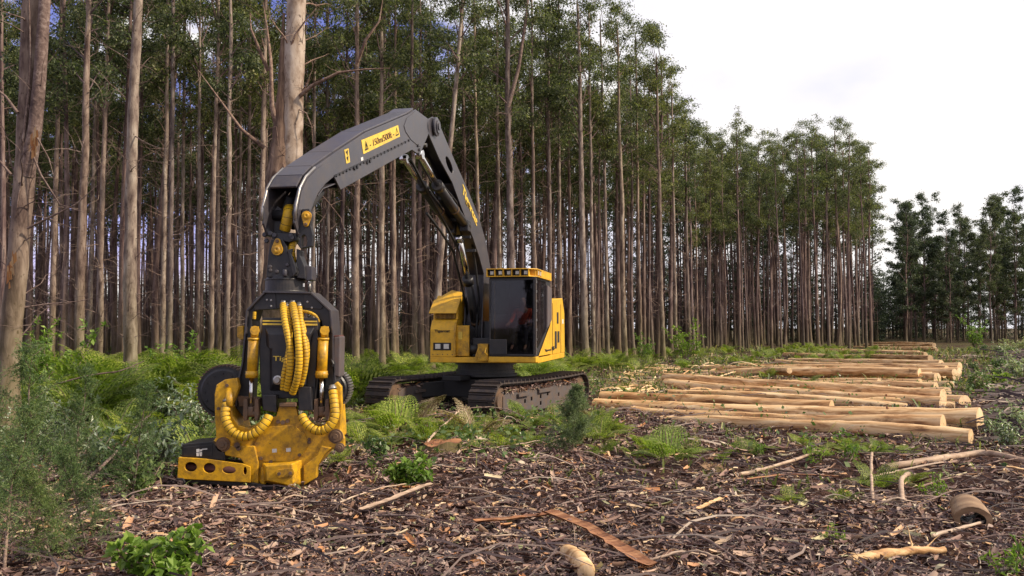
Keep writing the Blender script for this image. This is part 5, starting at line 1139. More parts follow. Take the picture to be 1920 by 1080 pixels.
for (px, py, s, lab, k) in ((745, 815, 1.15, 'bright green fern just left of the near track', 0), (700, 800, 1.0, 'green fern between the felling head and the far track', 1), (845, 812, .95, 'lime green fern in front of the gap between the tracks', 2), (1000, 830, .7, 'yellow-green fern at the front corner of the near track', 3), (940, 842, .6, 'small fern beside the tree stump', 1),
                            (1250, 868, .85, 'bright fern leaning out from beneath the front log', 0), (1215, 850, .75, 'fern at the left end of the nearest log pile', 2), (1110, 800, .7, 'fern between the near track and the log pile', 1), (1440, 712, .9, 'fern sprouting in front of the middle piles at left', 3), (1510, 722, 1.05, 'dark green fern drooping over the middle piles', 0), (1605, 772, .55, 'tiny bright fern poking out of the second pile', 1), (1180, 742, .8, 'fern by the left tips of the second pile', 2),
                            (640, 870, .6, 'small fern touching the right wing of the felling head', 3), (1500, 838, .5, 'small fern at the foot of the frontmost log', 2), (1700, 905, .6, 'flattened yellow-green fern below the nearest pile', 0), (1640, 912, .65, 'spreading fern beside the pale upright stick', 1), (1130, 852, .65, 'low fern right of the blue-green wattle sapling', 3), (790, 790, .8, 'fern close against the inner side of the far track', 2), (660, 770, .9, 'fern right behind the felling head', 1), (1395, 735, .6, 'little fern at the second pile', 0), (1580, 945, .4, 'small dull fern lying in the slash', 3), (1480, 940, .4, 'straggly fern in the slash right of the bark strip', 1), (1070, 825, .7, 'yellowing fern at the foot of the wattle sapling', 2), (720, 790, .9, 'fern leaning against the outer side of the far track', 2), (768, 798, 1.0, 'light fern at the inner corner of the far track', 1), (870, 818, .8, 'light fern under the front of the near track', 0), (960, 818, .75, 'fern brushing the outer side of the near track', 3), (1040, 800, .8, 'fern beside the rear half of the near track', 1), (1150, 818, .8, 'fern below the left ends of the nearest pile', 2), (1290, 852, .6, 'fern half under the frontmost log', 1),
                            (890, 850, .5, 'fern sprig on top of the mossy stump', 0)):
    x, y = pp(px, py); plant('fern', FERNB[k % 3] if any(w_ in lab for w_ in ('bright',)) else FERNS[k], x, y, s * .74, rg.uniform(0, 6.28), lab, 'fern')
for i in range(34):
    px = rg.uniform(650, 1150); y = rg.uniform(14.6, 19.0); x = (px - 960) / F_PX * y
    plant('small_fern', [FERNS[0], FERNS[1], FERNS[2], FERND[0]][rg.integers(4)], x, y, rg.uniform(.35, .66), rg.uniform(0, 6.28), 'small fern among the debris in front of the ' + ('far track' if px < 830 else 'near track'), 'fern', 'small ferns in front of the ' + ('far track' if px < 830 else 'near track'))
for i in range(16):
    px = rg.uniform(1120, 1800); y = rg.uniform(13.6, 14.9); x = (px - 960) / F_PX * y
    plant('small_fern', FERNS[rg.integers(4)], x, y, rg.uniform(.22, .42), rg.uniform(0, 6.28), 'small fern in the strip of debris before the frontmost log', 'fern', 'small ferns before the frontmost log')
for (px, py, s, lab, k) in ((895, 815, 1.15, 'brown dead fern frond standing before the near track', 0), (782, 800, 1.0, 'brown dead fern frond standing before the gap between the tracks', 1)):
    x, y = pp(px, py); plant('dead_fern', FERND[k], x, y, s, 1.0, lab, 'fern')

def leafy_mesh(seed, h, spread, nstem, nleaf, ll, mat, whorl=True, hang=-.4, wid=.32):
    rg = np.random.default_rng(seed); q = QM(); C_ = []; D_ = []
    for s in range(nstem):
        a = rg.uniform(0, 6.28); d = np.array([math.cos(a) * spread, math.sin(a) * spread, 1.0]); lp = limb_path([0, 0, 0], d, h * rg.uniform(.6, 1.1), 7, rg, .03, .12); q.tube(lp, np.linspace(.010 * h + .002, .003, 8), 5, 1)
        for k in range(2, 8):
            lp2 = limb_path(lp[k], rg.normal(size=3) * [1, 1, .4] + [0, 0, .5], h * .22, 3, rg); q.tube(lp2, np.linspace(.005, .002, 4), 3, 1)
            for e in (lp[k], lp2[-1], lp2[2]):
                for j in range(nleaf): C_.append(e + rg.normal(0, .012, 3)); dd = rg.normal(size=3) + [0, 0, -hang * .5]; D_.append(dd / np.linalg.norm(dd))
    c = np.array(C_); d = np.array(D_); N = len(c); s = np.cross(d, rg.normal(size=(N, 3)) * .35 + [0, 0, 1]); s /= np.linalg.norm(s, axis=1)[:, None] + 1e-9
    L = ll * rg.uniform(.6, 1.25, N)[:, None]; W = L * wid; u = np.cross(s, d)
    q.quads(np.stack([c, c + d * L * .5 + s * W + u * L * .08, c + d * L - u * L * .1, c + d * L * .5 - s * W + u * L * .08], 1), 0)
    return q.mesh('foliage', [M[mat], M['branch']])
def wattle_mesh(seed, h, r, mat='wattle', dens=1.0):
    rg = np.random.default_rng(seed); q = QM(); main = limb_path([0, 0, 0], [rg.normal(0, .1), rg.normal(0, .1), 1], h, 12, rg, .05, .07); q.tube(main, np.linspace(.012 * h, .003, 13), 6, 1); cs = []
    for k in range(1, 13):
        for j in range(4):
            a = rg.uniform(0, 6.28); L = r * (1.1 - k / 14) * rg.uniform(.6, 1.2); lp = limb_path(main[k], [math.cos(a), math.sin(a), .7], L, 5, rg, .0, .15); q.tube(lp, np.linspace(.005, .002, 6), 3, 1)
            for e in lp[2:]:
                for m in range(3): lp2 = limb_path(e, rg.normal(size=3) + [0, 0, .3], L * .32 + .05, 3, rg, 0, .2); cs.append((e, lp2)); q.tube(lp2, [.002, .0015, .0012, .001], 3, 0)
    for e, lp2 in cs:
        n = int(34 * dens); t = rg.random(n)[:, None] * 3; i = np.clip(t.astype(int), 0, 2)[:, 0]; c = lp2[i] + (lp2[i + 1] - lp2[i]) * (t - i[:, None]); c = c + rg.normal(0, .006, c.shape)
        d = rg.normal(size=(n, 3)) + (lp2[-1] - lp2[0]) * 4; d /= np.linalg.norm(d, axis=1)[:, None]; s = np.cross(d, rg.normal(size=(n, 3))); s /= np.linalg.norm(s, axis=1)[:, None]; L = rg.uniform(.02, .055, n)[:, None]
        q.quads(np.stack([c, c + d * L * .5 + s * .0036, c + d * L, c + d * L * .5 - s * .0036], 1), 0)
    return q.mesh('foliage', [M[mat], M['branch']])
W1 = wattle_mesh(1, 1.7, .55, dens=.38); W2 = wattle_mesh(2, 1.35, .5, dens=.36); W3 = wattle_mesh(3, 1.1, .38, 'wattle_young')
for px, y, s, me, lab in ((60, 8.6, 1.05, W1, 'tall dark feathery wattle sapling in the left foreground'), (-30, 9.6, 1.2, W2, 'feathery wattle cut by the left edge of the picture, beneath the mossy tree'), (175, 8.0, .72, W2, 'low feathery wattle in the bottom left corner'), (255, 10.2, .78, W1, 'feathery wattle sapling just left of the saw guard'), (20, 7.4, .8, W1, 'feathery wattle in the very corner at bottom left'), (300, 12.0, .55, W2, 'thin wattle sapling left of the feed wheel'), (110, 7.6, .62, W2, 'small feathery wattle between the corner one and the low one'), (150, 10.4, .9, W1, 'bushy feathery wattle below the silvery bush')):
    plant('wattle_sapling', me, (px - 960) / F_PX * y, y, s, px * .1, lab, 'sapling')
x, y = pp(1068, 850); plant('wattle_sapling', W3, x, y, 1.0, 0, 'blue-green wattle sapling between the near track and the log pile', 'sapling')
B1 = leafy_mesh(1, .36, 1.0, 11, 5, .075, 'broad', wid=.38); B2 = leafy_mesh(2, .6, .6, 7, 3, .085, 'broad_dark'); B3 = leafy_mesh(3, .9, .7, 9, 3, .11, 'silver', wid=.2); B4 = leafy_mesh(4, 1.6, .45, 9, 5, .13, 'broad', wid=.28); B5 = leafy_mesh(5, .45, .35, 3, 2, .10, 'broad', wid=.16)
for px, py, s, me, lab, nm in ((775, 918, 1.15, B1, 'bright broad-leaved bush alone in the middle foreground', 'broadleaf_bush'), (315, 1090, 1.25, B1, 'bright broad-leaved plant at the bottom edge', 'broadleaf_bush'), (270, 940, 1.0, B2, 'dark leafy bush in front of the saw guard', 'broadleaf_bush'), (215, 905, .9, B2, 'dark leafy bush between the wattles and the saw guard', 'broadleaf_bush'), (130, 870, 1.0, B3, 'silvery-leaved bush behind the foreground wattles', 'silver_bush'),
                               (1893, 842, .75, B3, 'silvery-leaved bush right of the nearest log ends', 'silver_bush'), (1925, 822, .7, B3, 'silvery-leaved bush at the right edge', 'silver_bush'), (1748, 935, .8, B5, 'bright narrow-leaved weed beside the hollow stump', 'weed'), (1560, 1025, .5, B5, 'small upright weed in the slash near the splintered stick', 'weed'), (1885, 1075, .9, B5, 'narrow-leaved weed in the bottom right corner', 'weed'), (715, 860, .75, B2, 'leafy sprout right of the felling head', 'weed'), (700, 880, .6, B5, 'light green sprout at the right foot of the felling head', 'weed'),
                               (1420, 850, .7, B5, 'weed below the frontmost log at its middle', 'weed'), (1520, 865, .9, B5, 'tall weed below the frontmost log', 'weed'), (1590, 870, 1.0, B5, 'tall weed rising above the pale curved branch', 'weed'), (1000, 870, .5, B5, 'small weed in front of the stump', 'weed'), (300, 850, .9, B2, 'bush in the shade left of the felling head', 'broadleaf_bush'), (460, 800, .9, B2, 'bush directly behind the saw guard', 'broadleaf_bush'), (350, 795, 1.1, B3, 'silvery bush under the bracken left of the feed wheel', 'silver_bush'), (30, 930, .8, B3, 'silvery bush at the left edge', 'silver_bush'), (818, 760, .9, B5, 'thin green sprout before the undercarriage', 'weed')):
    x, y = pp(px, py); plant(nm, me, x, y, s, px * .37, lab, 'bush' if 'bush' in nm else 'weed')
for px, y, s, lab, me in ((105, 20, 1.15, 'tall bush with pale leaf whorls behind the mossy tree', B4), (55, 23, 1.2, 'tall green bush between the mossy tree and the stand', B4), (345, 24, 1.0, 'tall bush rising from the bracken left of the feed wheel', B4), (1285, 50, 1.3, 'green bush at the forest edge above the log tips', B4), (1828, 75, 1.6, 'rounded bush right of the farthest pile', B4), (1210, 47, .9, 'small bush at the forest edge right of the cab', B4)):
    x = (px - 960) / F_PX * y; plant('tall_bush', me, x, y, s, px * .1, lab, 'bush')
for i in range(26):
    px = rg.uniform(1815, 1960); y = rg.uniform(24, 80); x = (px - 960) / F_PX * y
    plant('low_bush', [B2, B3, B1][rg.integers(3)], x, y, rg.uniform(.8, 1.5), rg.uniform(0, 6), 'low bush in the rough ground right of the log piles', 'bush', 'low bushes right of the log piles')
for i in range(40):
    px = rg.uniform(-30, 470); y = rg.uniform(11.5, 19); x = (px - 960) / F_PX * y
    plant('shade_bush', [B2, B2, B3, FERNS[1]][rg.integers(4)], x, y, rg.uniform(.6, 1.1), rg.uniform(0, 6), 'small bush in the shaded undergrowth between the wattles and the felling head', 'bush', 'shaded undergrowth left of the head')

# ================================================================== GROUND COVER (stuff)
def scatter(N, d0, d1, px0=-200, px1=2120, rg=None, pw=1.0):
    u = rg.random(N); d = d0 * (d1 / d0) ** u; x = (rg.uniform(px0, px1, N) - 960) / F_PX * d; return x, d
rg = np.random.default_rng(5)
def clear(x, y, a=.8, b=.45):
    """keep out of the standing head and machine deck footprint a little"""
    return ~((abs(x + 3.1) < a) & (abs(y - 11.7) < b))
# leaf litter
N = 205000; x, y = scatter(N, 6.2, 62, rg=rg)
cl = np.sin(x * 1.7 + 2 * np.sin(y * .9)) * np.cos(y * 1.3 + np.sin(x)) + .5 * np.sin(x * 4.1 + y * 3.3)
pxl = 960 + F_PX * x / y; damp = (pxl > 1180) & (y > 10.4) & (y < 14.6) & (np.sin(x * 1.9) + np.sin(y * 2.3 + x) > -.9)
keep = (rg.random(N) < (.60 + .30 * cl) * np.where(damp, .32, 1)) & clear(x, y); x, y = x[keep], y[keep]; N = len(x)
z = gh(x, y) + rg.random(N) ** 2 * .08 + .008; c = np.stack([x, y, z], 1)
d = rg.normal(size=(N, 3)); d[:, 2] *= .28; d /= np.linalg.norm(d, axis=1)[:, None]; s = np.cross(d, np.array([0, 0, 1]) + rg.normal(0, .45, (N, 3))); s /= np.linalg.norm(s, axis=1)[:, None]; u = np.cross(s, d)
L = rg.uniform(.016, .052, N)[:, None] * (1 + y / 28)[:, None]; W = L * rg.uniform(.12, .38, N)[:, None]; b = rg.normal(0, .38, N)[:, None]
q = QM(); m0 = c + u * L * b
a0, a1 = c - d * L, c + d * L
V = np.stack([a0, m0 + s * W - d * L * .25, m0 - s * W - d * L * .25, m0 + s * W + d * L * .25, m0 - s * W + d * L * .25, a1], 1)
idx = np.arange(N)[:, None] * 6
V[:, 0] += s * .0; Q1 = np.concatenate([idx + np.array([[0, 1, 3, 2]]) * 1 for _ in (0,)]); Q_ = np.concatenate([idx + np.array([[0, 1, 4 - 0, 2]]) * 0 + np.array([[0, 1, 3, 2]]), idx + np.array([[2, 3, 5, 4]])])
q.add(V.reshape(-1, 3), Q_, 0); o = mobj('leaf_litter', q.mesh('leaf_litter', [M['litter']])); tag(o, 'purple-brown litter of dead leaves and bark covering the cleared ground', 'leaf litter', kind='stuff')
# curled bark flakes
N = 3400; x, y = scatter(N, 6.2, 60, rg=rg); k = clear(x, y); x, y = x[k], y[k]; N = len(x); c = np.stack([x, y, gh(x, y) + .03 + rg.random(N) * .05], 1)
d = rg.normal(size=(N, 3)); d[:, 2] *= .15; d /= np.linalg.norm(d, axis=1)[:, None]; s = np.cross(d, np.array([0, 0, 1]) + rg.normal(0, .3, (N, 3))); s /= np.linalg.norm(s, axis=1)[:, None]; u = np.cross(s, d)
L = rg.uniform(.04, .11, N)[:, None] * (1 + y / 30)[:, None]; W = rg.uniform(.010, .028, N)[:, None] * (1 + y / 30)[:, None]; q = QM(); rows = []
for t_ in (-1, -.5, 0, .5, 1): rows += [c + d * L * t_ + s * W * (1 - .35 * t_ * t_) + u * W * .5 + u * L * .12 * t_ * t_, c + d * L * t_ - u * W * .2 + u * L * .12 * t_ * t_, c + d * L * t_ - s * W * (1 - .35 * t_ * t_) + u * W * .5 + u * L * .12 * t_ * t_]
V = np.stack(rows, 1); Qs = np.array([[a * 3 + b, a * 3 + b + 1, a * 3 + b + 4, a * 3 + b + 3] for a in range(4) for b in range(2)]); q.add(V.reshape(-1, 3), (np.arange(N)[:, None, None] * 15 + Qs[None]).reshape(-1, 4), 0, True)
o = mobj('bark_flakes', q.mesh('bark_flakes', [M['litter']])); tag(o, 'curled flakes of shed bark lying on the leaf litter', 'bark flakes', kind='stuff')
# twigs
def twig_field(N, d0, d1, l0, l1, r, mat, name, label, cat, seed, curve=.15, px0=-200, px1=2120, lift=.10, tilt=.12):
    rg = np.random.default_rng(seed); x, y = scatter(N, d0, d1, px0, px1, rg); k = clear(x, y, 1.7, .8); x, y = x[k], y[k]; N = len(x)
    th = rg.uniform(0, 6.28, N); L = rg.uniform(l0, l1, N) * (1 + y / 40); K = 5; t = np.linspace(-.5, .5, K)
    cv = rg.normal(0, curve, N); P = np.zeros((N, K, 3)); P[:, :, 0] = x[:, None] + np.cos(th)[:, None] * L[:, None] * t - np.sin(th)[:, None] * (cv * L)[:, None] * (t ** 2 * 4); P[:, :, 1] = y[:, None] + np.sin(th)[:, None] * L[:, None] * t + np.cos(th)[:, None] * (cv * L)[:, None] * (t ** 2 * 4)
    P[:, :, 2] = gh(x, y)[:, None] + rg.random(N)[:, None] * lift + .012 + (rg.normal(0, tilt, N) * L)[:, None] * t + (abs(rg.normal(0, .06, N)) * L)[:, None] * (1 - 4 * t ** 2); P += rg.normal(0, .004, P.shape)
    R_ = rg.uniform(.4, 1.3, N)[:, None] * r * (1 + y / 45)[:, None] * np.linspace(1.1, .5, K)[None]; side = np.stack([-np.sin(th), np.cos(th), np.zeros(N)], 1)[:, None]
    offs = [(1, -.4), (-1, -.4), (0, 1.0)]; V = np.stack([P + side * (a * R_)[..., None] + np.array([0, 0, 1]) * (b_ * R_)[..., None] for a, b_ in offs], 2).reshape(N, K * 3, 3)
    Qs = [[k_ * 3 + j, k_ * 3 + (j + 1) % 3, (k_ + 1) * 3 + (j + 1) % 3, (k_ + 1) * 3 + j] for k_ in range(K - 1) for j in range(3)]
    q = QM(); q.add(V.reshape(-1, 3), (np.arange(N)[:, None, None] * (K * 3) + np.array(Qs)[None]).reshape(-1, 4), 0)
    o = mobj(name, q.mesh(name, [M[mat]])); tag(o, label, cat, kind='stuff')
twig_field(12000, 6.2, 55, .06, .28, .0042, 'twig', 'dry_twigs', 'tangle of thin dry twigs strewn over the litter', 'twigs', 8, .22, tilt=.22)
twig_field(620, 6.3, 60, .4, 1.3, .010, 'twig', 'slash_sticks', 'criss-crossing dead sticks of the logging slash', 'sticks', 9, .16, lift=.12, tilt=.08)
twig_field(2600, 8, 60, .03, .14, .010, 'chip', 'wood_chips', 'pale wood chips and splinters scattered on the ground', 'wood chips', 10, .05)
twig_field(300, 26, 44, .2, .9, .018, 'chip', 'bark_slabs', 'orange-pink bark slabs heaped round the log piles', 'bark slabs', 12, .08, 1150, 1400)
twig_field(1100, 15, 70, .3, 1.2, .018, 'twig', 'brush_heap', 'brushwood heaped right of the log ends', 'brushwood', 13, .1, 1870, 2080, lift=.25, tilt=.16)
# grass and small green growth
N = 60000; x, y = scatter(N, 11, 75, rg=rg); n1 = np.sin(x * .8 + 1.7 * np.sin(y * .5)) * np.cos(y * .6 - x * .3) + .6 * np.sin(x * 2.3 + 1.1 * y)
px_ = 960 + F_PX * x / y; wgt = np.where(y > 27, 1.0, .30) * np.where((px_ > 560) & (px_ < 1330) & (y > 13.8), 1.5, 1) * np.where((px_ > 1300) & (y < 15.2), .35, 1) * np.where((px_ < 1300) & (y < 13.5), .2, 1) * np.where((px_ < 380) & (y < 30), 1.6, 1) * np.where((px_ > 1120) & (px_ < 1860) & (y > 15.4) & (y < 24), .35, 1)
k = (rg.random(N) < np.clip(wgt * (.35 + .55 * n1), 0, 1)) & clear(x, y); x, y = x[k], y[k]; N = len(x)
x = x + rg.normal(0, .05, N); c = np.stack([x, y, gh(x, y) * (y < 60)], 1); d = rg.normal(0, .45, (N, 3)); d[:, 2] = 1; d /= np.linalg.norm(d, axis=1)[:, None]; th = rg.uniform(0, 3.14, N); s = np.stack([np.cos(th), np.sin(th), np.zeros(N)], 1)
L = rg.uniform(.08, .34, N)[:, None] * (.7 + y / 45)[:, None]; W = .006 * (1 + y / 14)[:, None] * rg.uniform(.6, 1.6, N)[:, None]; bend = rg.normal(0, .35, (N, 3)) * L; bend[:, 2] = -abs(bend[:, 2])
V = np.stack([c - s * W, c + s * W, c + d * L * .6 + s * W, c + d * L * .6 - s * W, c + d * L + bend + s * W * .2, c + d * L + bend - s * W * .2], 1); idx = np.arange(N)[:, None] * 6
q = QM(); q.add(V.reshape(-1, 3), np.concatenate([idx + np.array([[0, 1, 2, 3]]), idx + np.array([[3, 2, 4, 5]])]), 0); o = mobj('grass', q.mesh('grass', [M['grass']])); tag(o, 'patchy green grass growing through the slash and along the forest edge', 'grass', kind='stuff')
N = 26000; x, y = scatter(N, 12.5, 70, rg=rg); n1 = np.sin(x * 1.1 + 2 * np.sin(y * .7) + 1) * np.cos(y * .9 + 2) ; px_ = 960 + F_PX * x / y
wg = np.where((px_ < 1300) & (y < 14), .12, 1) * np.where((px_ > 1300) & (y < 15.5), .3, 1) * np.where(px_ < 560, 1.8, 1) * np.where((px_ > 1120) & (px_ < 1860) & (y < 24), .22, 1); k = (rg.random(N) < (.18 + .5 * n1) * wg) & clear(x, y); x, y = x[k], y[k]; N = len(x)
q = QM()
for j in range(4): c = np.stack([x, y, gh(x, y)], 1) + rg.normal(0, .06, (N, 3)) * np.array([1, 1, .0]) + np.stack([0 * x, 0 * x, rg.uniform(.03, .30, N)], 1); q.quads(leaf_quads(c, rg, .05, .13, .28, -.1), 0)
o = mobj('undergrowth', q.mesh('undergrowth', [M['broad_dark']])); tag(o, 'low leafy undergrowth covering the ground around the machine', 'undergrowth', kind='stuff')

# ================================================================== SINGLE PIECES OF SLASH
def stick_obj(name, pts, r0, r1, label, cat='branch', mat='stick', flat=None, seed=0, n=9, lift=.05, group=None, forks=0):
    lift = .10 if flat else lift
    """pts: photo pixels on the ground (px, py[, height])"""
    rg = np.random.default_rng(seed); W = []
    for p in pts:
        h = p[2] if len(p) > 2 else 0; x, y = pp(p[0], p[1]); W.append([x, y, gz(x, y) + h + lift])
    W = catmull([Vector(w) for w in W], 6); W = np.array([w[:] for w in W]) + rg.normal(0, .004, (len(W), 3)); o0 = W[0].copy(); q = QM(); rad = np.linspace(r0, r1, len(W)) * (1 + .08 * rg.normal(size=len(W)))
    if flat:
        T_ = np.gradient(W, axis=0); T_ /= np.linalg.norm(T_, axis=1)[:, None]; S_ = np.cross(T_, [0, 0, 1]); S_ /= np.linalg.norm(S_, axis=1)[:, None]; U_ = np.cross(S_, T_); k = len(W); pr = [(-1, .25), (-.55, -.1), (0, -.2), (.55, -.1), (1, .3), (.55, .1), (0, 0), (-.55, .08)]
        V = (W - o0)[:, None] + np.stack([S_ * (a * flat * (1 + .12 * rg.normal(size=k)))[:, None] + U_ * (b * flat)for a, b in pr], 1); m = len(pr); i = np.arange(k - 1)[:, None]; j = np.arange(m)[None]
        q.add(V, np.stack([i * m + j, i * m + (j + 1) % m, (i + 1) * m + (j + 1) % m, (i + 1) * m + j], -1), 0)
    else:
        q.tube(W - o0, rad, n)
        for e, sg in ((0, -1), (-1, 1)):
            T_ = (W[e] - W[1 if e == 0 else -2]); T_ /= np.linalg.norm(T_); q.tube(np.array([W[e] - o0 - T_ * .001, W[e] - o0 + T_ * .004, W[e] - o0 + T_ * .006]), [rad[e], rad[e] * .85, .001], n, 1)
    for f in range(forks):
        i = rg.integers(2, len(W) - 1); lp = limb_path(W[i] - o0, rg.normal(size=3) * [1, 1, .3] + [0, 0, .2], rg.uniform(.10, .3), 4, rg, 0, .2); q.tube(lp, np.linspace(r1 * .4, .002, 5), 4)
    o = mobj(name, q.mesh(name, [M[mat], M['logend']]), None, tuple(o0)); tag(o, label, cat, group); return o
S = stick_obj
S('bark_strip', [(892, 990), (960, 982), (1030, 973)], .03, .03, 'orange-brown bark strip lying left of the bent one in the foreground', 'bark strip', 'barkstrip', .055, 1)
S('bark_strip', [(1022, 976, .05), (1090, 1002, .03), (1150, 1040, .02), (1215, 1078, 0)], .05, .05, 'long orange-brown bark strip running down to the bottom edge', 'bark strip', 'barkstrip', .075, 2)
S('log_offcut', [(1060, 1050, .05), (1078, 1068, .05), (1100, 1095, .05)], .065, .075, 'short orange log offcut at the bottom edge', 'log', 'log', None, 3, 14, .03)
S('pale_stick', [(1385, 895, .02), (1450, 880, .06), (1524, 864, .10)], .028, .02, 'straight pale stick lying below the nearest pile', seed=4)
S('bark_strip', [(1400, 908), (1480, 903), (1570, 897)], .03, .03, 'thin orange bark strip below the straight pale stick', 'bark strip', 'barkstrip', .035, 5)
S('curved_branch', [(1660, 885, .02), (1740, 880, .04), (1800, 868, .08), (1850, 868, .08), (1925, 880, .03)], .05, .045, 'long curved tan branch lying right of the fern', seed=6, forks=2)
S('broken_limb', [(1630, 870, .10), (1628, 905, .12), (1632, 955, .0)], .022, .018, 'pale upright broken stick in front of the flattened fern', seed=7)
S('broken_limb', [(1698, 905, .10), (1684, 925, .13), (1686, 962, .0)], .03, .028, 'pale hooked stick left of the bright weed', seed=8)
S('split_stick', [(1588, 1064), (1650, 1055, .05), (1700, 1046, .08), (1762, 1040, .06)], .045, .03, 'splintered pale orange stick near the bottom right', mat='log', seed=9, forks=3)
S('bark_strip', [(1880, 903, .06), (1930, 908, .05)], .04, .04, 'pale orange bark slab cut by the right edge', 'bark strip', 'log', .05, 10)
S('bark_curl', [(680, 966), (740, 952), (790, 938, .04), (815, 930, .06)], .03, .03, 'grey-white curl of bark under the bright bush', 'bark strip', 'stick', .05, 11)
S('thin_branch', [(1070, 872, .02), (1085, 900), (1100, 928)], .010, .008, 'thin pale twig standing out in the middle of the litter', seed=12)
S('pale_stick', [(1040, 868, .03), (1072, 873, .03)], .018, .012, 'short cream splinter above the thin pale twig', mat='log', seed=13)
S('thin_branch', [(1150, 942, .02), (1230, 985, .05), (1310, 1035, .05), (1420, 1090, .02)], .014, .010, 'long thin dark branch running diagonally to the bottom edge', mat='branch', seed=14, forks=2)
S('bark_flake', [(1308, 985, .02), (1330, 970, .05), (1350, 958, .06)], .02, .02, 'pale bark flake in the slash right of centre', 'bark strip', 'log', .035, 15)
S('fallen_branch', [(800, 848, .1), (815, 838, .16), (850, 812, .34), (862, 806, .40)], .022, .016, 'pale branch leaning up in front of the undercarriage', seed=16)
S('thin_branch', [(790, 800, .22), (840, 797, .27), (900, 795, .30), (950, 797, .26), (985, 806, .14)], .014, .010, 'thin curved branch across the front of the near track', mat='branch', seed=17)
S('pale_stick', [(1740, 1010, .02), (1800, 1000, .05), (1850, 985, .04)], .02, .014, 'pale stick below the hollow stump', seed=18)
S('fallen_branch', [(1590, 905), (1680, 893, .03), (1760, 888, .05)], .018, .012, 'thin tan branch behind the flattened fern', seed=19)
S('fallen_branch', [(160, 960, .25), (215, 915, .35), (262, 870, .5), (285, 850, .55)], .02, .012, 'dark bent branch among the left foreground wattles', mat='branch', seed=20, forks=3)
S('fallen_branch', [(110, 800, .9), (180, 800, 1.02), (230, 797, 1.05), (272, 790, 1.25)], .02, .010, 'pale arched dead branch hanging across the bracken at left', mat='branch', seed=21, forks=3)
for i in range(44):
    px, py = rg.uniform(380, 1900), rg.uniform(845, 1070)
    if px < 720: py = max(py, 950)
    a = rg.uniform(-.5, .5); L = rg.uniform(50, 190); 
    S('loose_stick', [(px, py, .02), (px + L * .5, py + L * .5 * math.sin(a) * .5, rg.uniform(.02, .1)), (px + L, min(1085, py + L * math.sin(a) * .5), .03)], rg.uniform(.007, .016), .006, 'loose dead stick on the foreground litter ' + ('below the felling head' if px < 700 else 'below the near track' if px < 1100 else 'below the nearest log pile' if px < 1500 else 'towards the bottom right corner'), mat=['stick', 'branch', 'branch'][i % 3], seed=100 + i, group='loose foreground sticks ' + ('left' if px < 700 else 'middle' if px < 1100 else 'right of middle' if px < 1500 else 'right'), n=7, forks=i % 2)
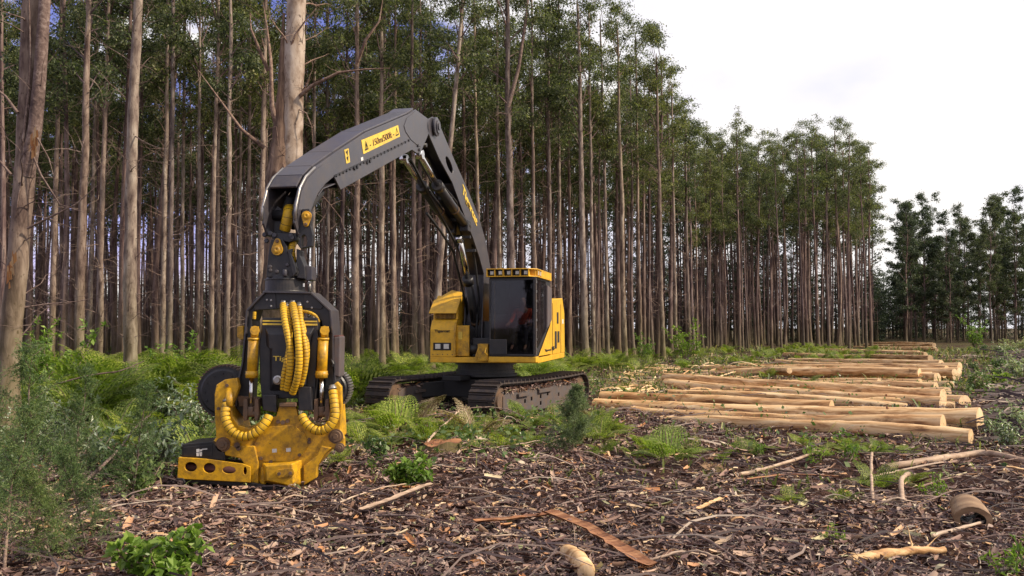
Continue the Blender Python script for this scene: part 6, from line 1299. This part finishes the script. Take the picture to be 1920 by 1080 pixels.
# stumps
def stump(px, py, r, h, label, tilt=0, hollow=False, seed=0):
    rg = np.random.default_rng(seed); x, y = pp(px, py); n = 22; o = empty('tree_stump', (x, y, gz(x, y) - .05)); tag(o, label, 'stump'); th = np.arange(n) * 2 * np.pi / n
    rr = 1 + .07 * np.sin(th * 3 + seed) + .05 * np.sin(th * 5 + 2); q = QM(); R0 = [(0, 1.5), (h * .25, 1.15), (h * .6, 1.02), (h, 1.0)]
    V = np.stack([np.stack([np.cos(th) * r * rr * f, np.sin(th) * r * rr * f, np.full(n, z) + (.03 * np.sin(th * 4) if z == h else 0) + tilt * np.cos(th) * (z / h)], 1) for z, f in R0]); i = np.arange(3)[:, None]; j = np.arange(n)[None]
    q.add(V, np.stack([i * n + j, i * n + (j + 1) % n, (i + 1) * n + (j + 1) % n, (i + 1) * n + j], -1), 0, True)
    mobj('stump_bark', q.mesh('stump_bark', [M['bark_rough']]), o); q = QM(); top = V[3]; c = top.mean(0); inn = c + (top - c) * .5 + [0, 0, -.3 * h if hollow else .02]; inn2 = c + (top - c) * .1 + [0, 0, -.5 * h if hollow else .0]
    q.add(np.concatenate([top, inn, inn2]), np.concatenate([np.stack([j[0], (j[0] + 1) % n, (j[0] + 1) % n + n, j[0] + n], 1), np.stack([j[0] + n, (j[0] + 1) % n + n, (j[0] + 1) % n + 2 * n, j[0] + 2 * n], 1)]), 0); q.add(inn2[[0, 6, 11, 17]], [[0, 1, 2, 3]], 0)
    for k in range(14): a = rg.uniform(0, 6.28); b = rg.random() * .8; p = np.array([math.cos(a) * r * b, math.sin(a) * r * b, h]); q.tube(np.array([p - [0, 0, .02], p + [rg.normal(0, .02), 0, rg.uniform(.02, .07)]]), [.014, .003], 4)
    mobj('cut_face', q.mesh('cut_face', [M['oldwood'] if seed != 1 else M['barkstrip']]), o); return o
stump(828, 848, .30, .20, 'mossy cut stump with an orange top in front of the undercarriage', .03, seed=1)
stump(1330, 880, .16, .12, 'low stump half buried below the frontmost log', seed=3)
stump(1210, 752, .2, .25, 'small stump by the left tips of the second pile', seed=4)
# hollow log section lying open towards the viewer
x, y = pp(1812, 985); q = QM(); n = 20; th = np.linspace(.0, 2 * np.pi, n + 1)[:-1]
for (ra, rb2, m_) in ((.17, .15, 0), (.115, .11, 1)):
    V = np.stack([np.stack([np.cos(th) * rr_ * (1 + .1 * np.sin(3 * th)), np.full(n, yy_), np.sin(th) * rr_ * .9 + .13 + .10 * yy_], 1) for yy_, rr_ in ((-.16 + 0, ra), (.05, ra), (.38, rb2))]); i = np.arange(2)[:, None]; j = np.arange(n)[None]; q.add(V, np.stack([i * n + j, i * n + (j + 1) % n, (i + 1) * n + (j + 1) % n, (i + 1) * n + j], -1), m_, True)
a_ = np.stack([np.cos(th) * .17 * (1 + .1 * np.sin(3 * th)), np.full(n, -.16), np.sin(th) * .153 + .114], 1); b_ = np.stack([np.cos(th) * .115 * (1 + .1 * np.sin(3 * th)), np.full(n, -.16), np.sin(th) * .1035 + .114], 1); j = np.arange(n)
q.add(np.concatenate([a_, b_]), np.stack([j, (j + 1) % n, (j + 1) % n + n, j + n], 1), 0); o = mobj('hollow_log', q.mesh('hollow_log', [M['oldwood'], M['blackm']]), None, (x, y, gz(x, y) - .03), -.35); tag(o, 'hollow tan log piece with a dark opening at lower right', 'log')
